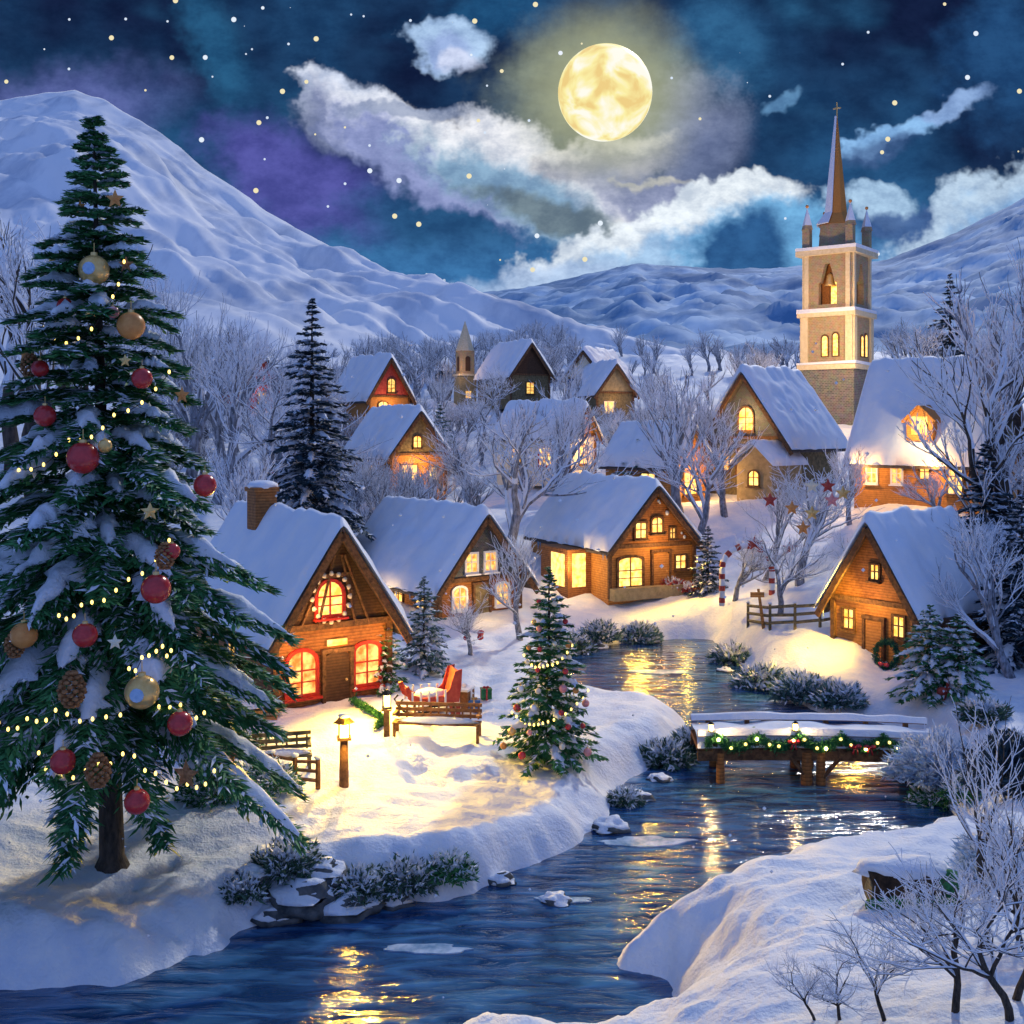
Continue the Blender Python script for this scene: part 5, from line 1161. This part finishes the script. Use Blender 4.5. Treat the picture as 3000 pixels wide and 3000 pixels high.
def string_lights(root, pts, label, n, r=.028, wire=True):
    P = [on_tree(root, U, V, .94) for U, V in pts]; r_ = empty('string_lights', P[0], 0, label, 'string lights'); o0 = P[0]; dense = []
    for i in range(n):
        t_ = i / (n - 1) * (len(P) - 1); k = min(int(t_), len(P) - 2); f_ = t_ - k; q = P[k].lerp(P[k + 1], f_) - o0; q.z -= .18 * math.sin(math.pi * f_); dense.append(q)
    MB().tube(dense, .008, 4).build('wire', M['iron'], r_)
    b0 = None
    for q in dense:
        if b0 is None: b0 = MB().ball((0, 0, 0), r, 7, 5, (1, 1, 1.5)).build('light_bulb', M['bulb'], r_, True); o = b0
        else: o = b0.copy(); col.objects.link(o); o.parent = r_
        o.location = q + Vector((0, -.05, 0))
string_lights(BT, [(45,328),(75,340),(110,300),(125,262)], 'string of yellow lights across the upper boughs of the towering fir', 9)
string_lights(BT, [(20,470),(70,440),(115,415),(170,372)], 'string of yellow lights rising to the right above the middle of the towering fir', 13)
string_lights(BT, [(60,615),(85,600),(125,580),(170,540)], 'string of yellow lights over the middle right boughs', 11)
string_lights(BT, [(130,668),(145,650),(162,640),(172,650)], 'short string of yellow lights above the ringed gold bauble', 8)
string_lights(BT, [(0,722),(30,716),(60,705),(100,715),(145,692),(180,702),(205,712)], 'long string of yellow lights around the lower boughs', 20)
string_lights(BT, [(40,752),(60,772),(95,760),(130,745),(160,772),(190,782),(215,770)], 'lowest string of yellow lights on the towering fir', 18)
rs = random.Random(4); Ht, Rb, bare, pw = ST['rad']
rows = ['lowest', 'second lowest', 'third lowest', 'middle', 'fourth highest', 'third highest', 'second highest', 'highest']
for bi, rw in enumerate(rows):
    for si, (sd, ang) in enumerate((('left', -1.05), ('centre left', -.4), ('centre right', .35), ('right', 1.0))):
        if bi == 7 and si in (1, 3): continue
        if bi == 6 and si == 2: continue
        h = .5 + (Ht - 1.1) * (bi + rs.uniform(.1, .8)) / 8; f = 1 - (h - .3) / (Ht - .3); rad = Rb * f ** pw * .95; a = ang + rs.uniform(-.2, .2)
        m = ('red', 'orange', 'white', 'red', 'gold', 'cream', 'pink')[(bi * 3 + si * 2 + rs.randrange(2)) % 7]; r = rs.uniform(.065, .10) * (1.15 if f > .6 else .9)
        r_ = empty('bauble', ST.location + Vector((math.sin(a) * rad, -math.cos(a) * rad, h)), 0, f'small {m} bauble, {sd} of the {rw} row on the lone lawn fir', 'bauble', 'baubles on the lawn fir'); bauble_mesh(r_, r, m)
string_lights(ST, [(524,655),(545,665),(572,645)], 'upper string of lights on the lawn fir', 12, .03); string_lights(ST, [(512,712),(545,722),(588,690)], 'lower string of lights on the lawn fir', 16, .03)
# ribbons and stars in the big frosted tree on the right
for U, V, m, lb in [(770,492,'redmatt','red ribbon star at the left of the ribboned frosted tree'),(792,500,'orange','orange star left of centre in the ribboned frosted tree'),(803,520,'orange','orange star in the middle of the ribboned frosted tree'),(828,478,'redmatt','red ribbon star at the top right of the ribboned frosted tree'),(832,492,'pink','pink star below the red one at the top right'),(812,478,'cream','cream star at the top of the ribboned frosted tree'),(790,540,'redmatt','lowest red star in the ribboned frosted tree'),(755,535,'redmatt','red star beside the frosted tree behind the arch'),(843,485,'gold','gold star at the right tip of the ribboned frosted tree'),(812,505,'gold','gold star right of the middle one')]:
    r_ = empty('star_ornament', px(U, V, 51.4), random.uniform(-.3, .3), lb, 'star ornament', 'stars on the ribboned tree'); starm(r_, .38, m)
# falling snow
n = 300; Yf = rng.uniform(12, 60, n); Uf = rng.uniform(-60, 1084, n); Vf = rng.uniform(330, 1000, n) ** 1.0
x = (Uf - CX) / F * Yf; z = CZ - (Vf - HZ) / F * Yf; ok = z > 1.5
c = np.stack([x, Yf, z], -1)[ok]; k = Yf[ok][:, None] / F * rng.uniform(.9, 2.4, (ok.sum(), 1))
oc = np.array([[1, 0, 0], [-1, 0, 0], [0, 1, 0], [0, -1, 0], [0, 0, 1], [0, 0, -1]]); v = (c[:, None, :] + oc[None] * k[:, None, :]).reshape(-1, 3)
tf = np.array([[0, 2, 4], [2, 1, 4], [1, 3, 4], [3, 0, 4], [2, 0, 5], [1, 2, 5], [3, 1, 5], [0, 3, 5]]); q = (np.arange(len(c))[:, None, None] * 6 + tf[None]).reshape(-1, 3)
tag(fast_obj('falling_snow', v, q, M['frost']), kind='stuff')
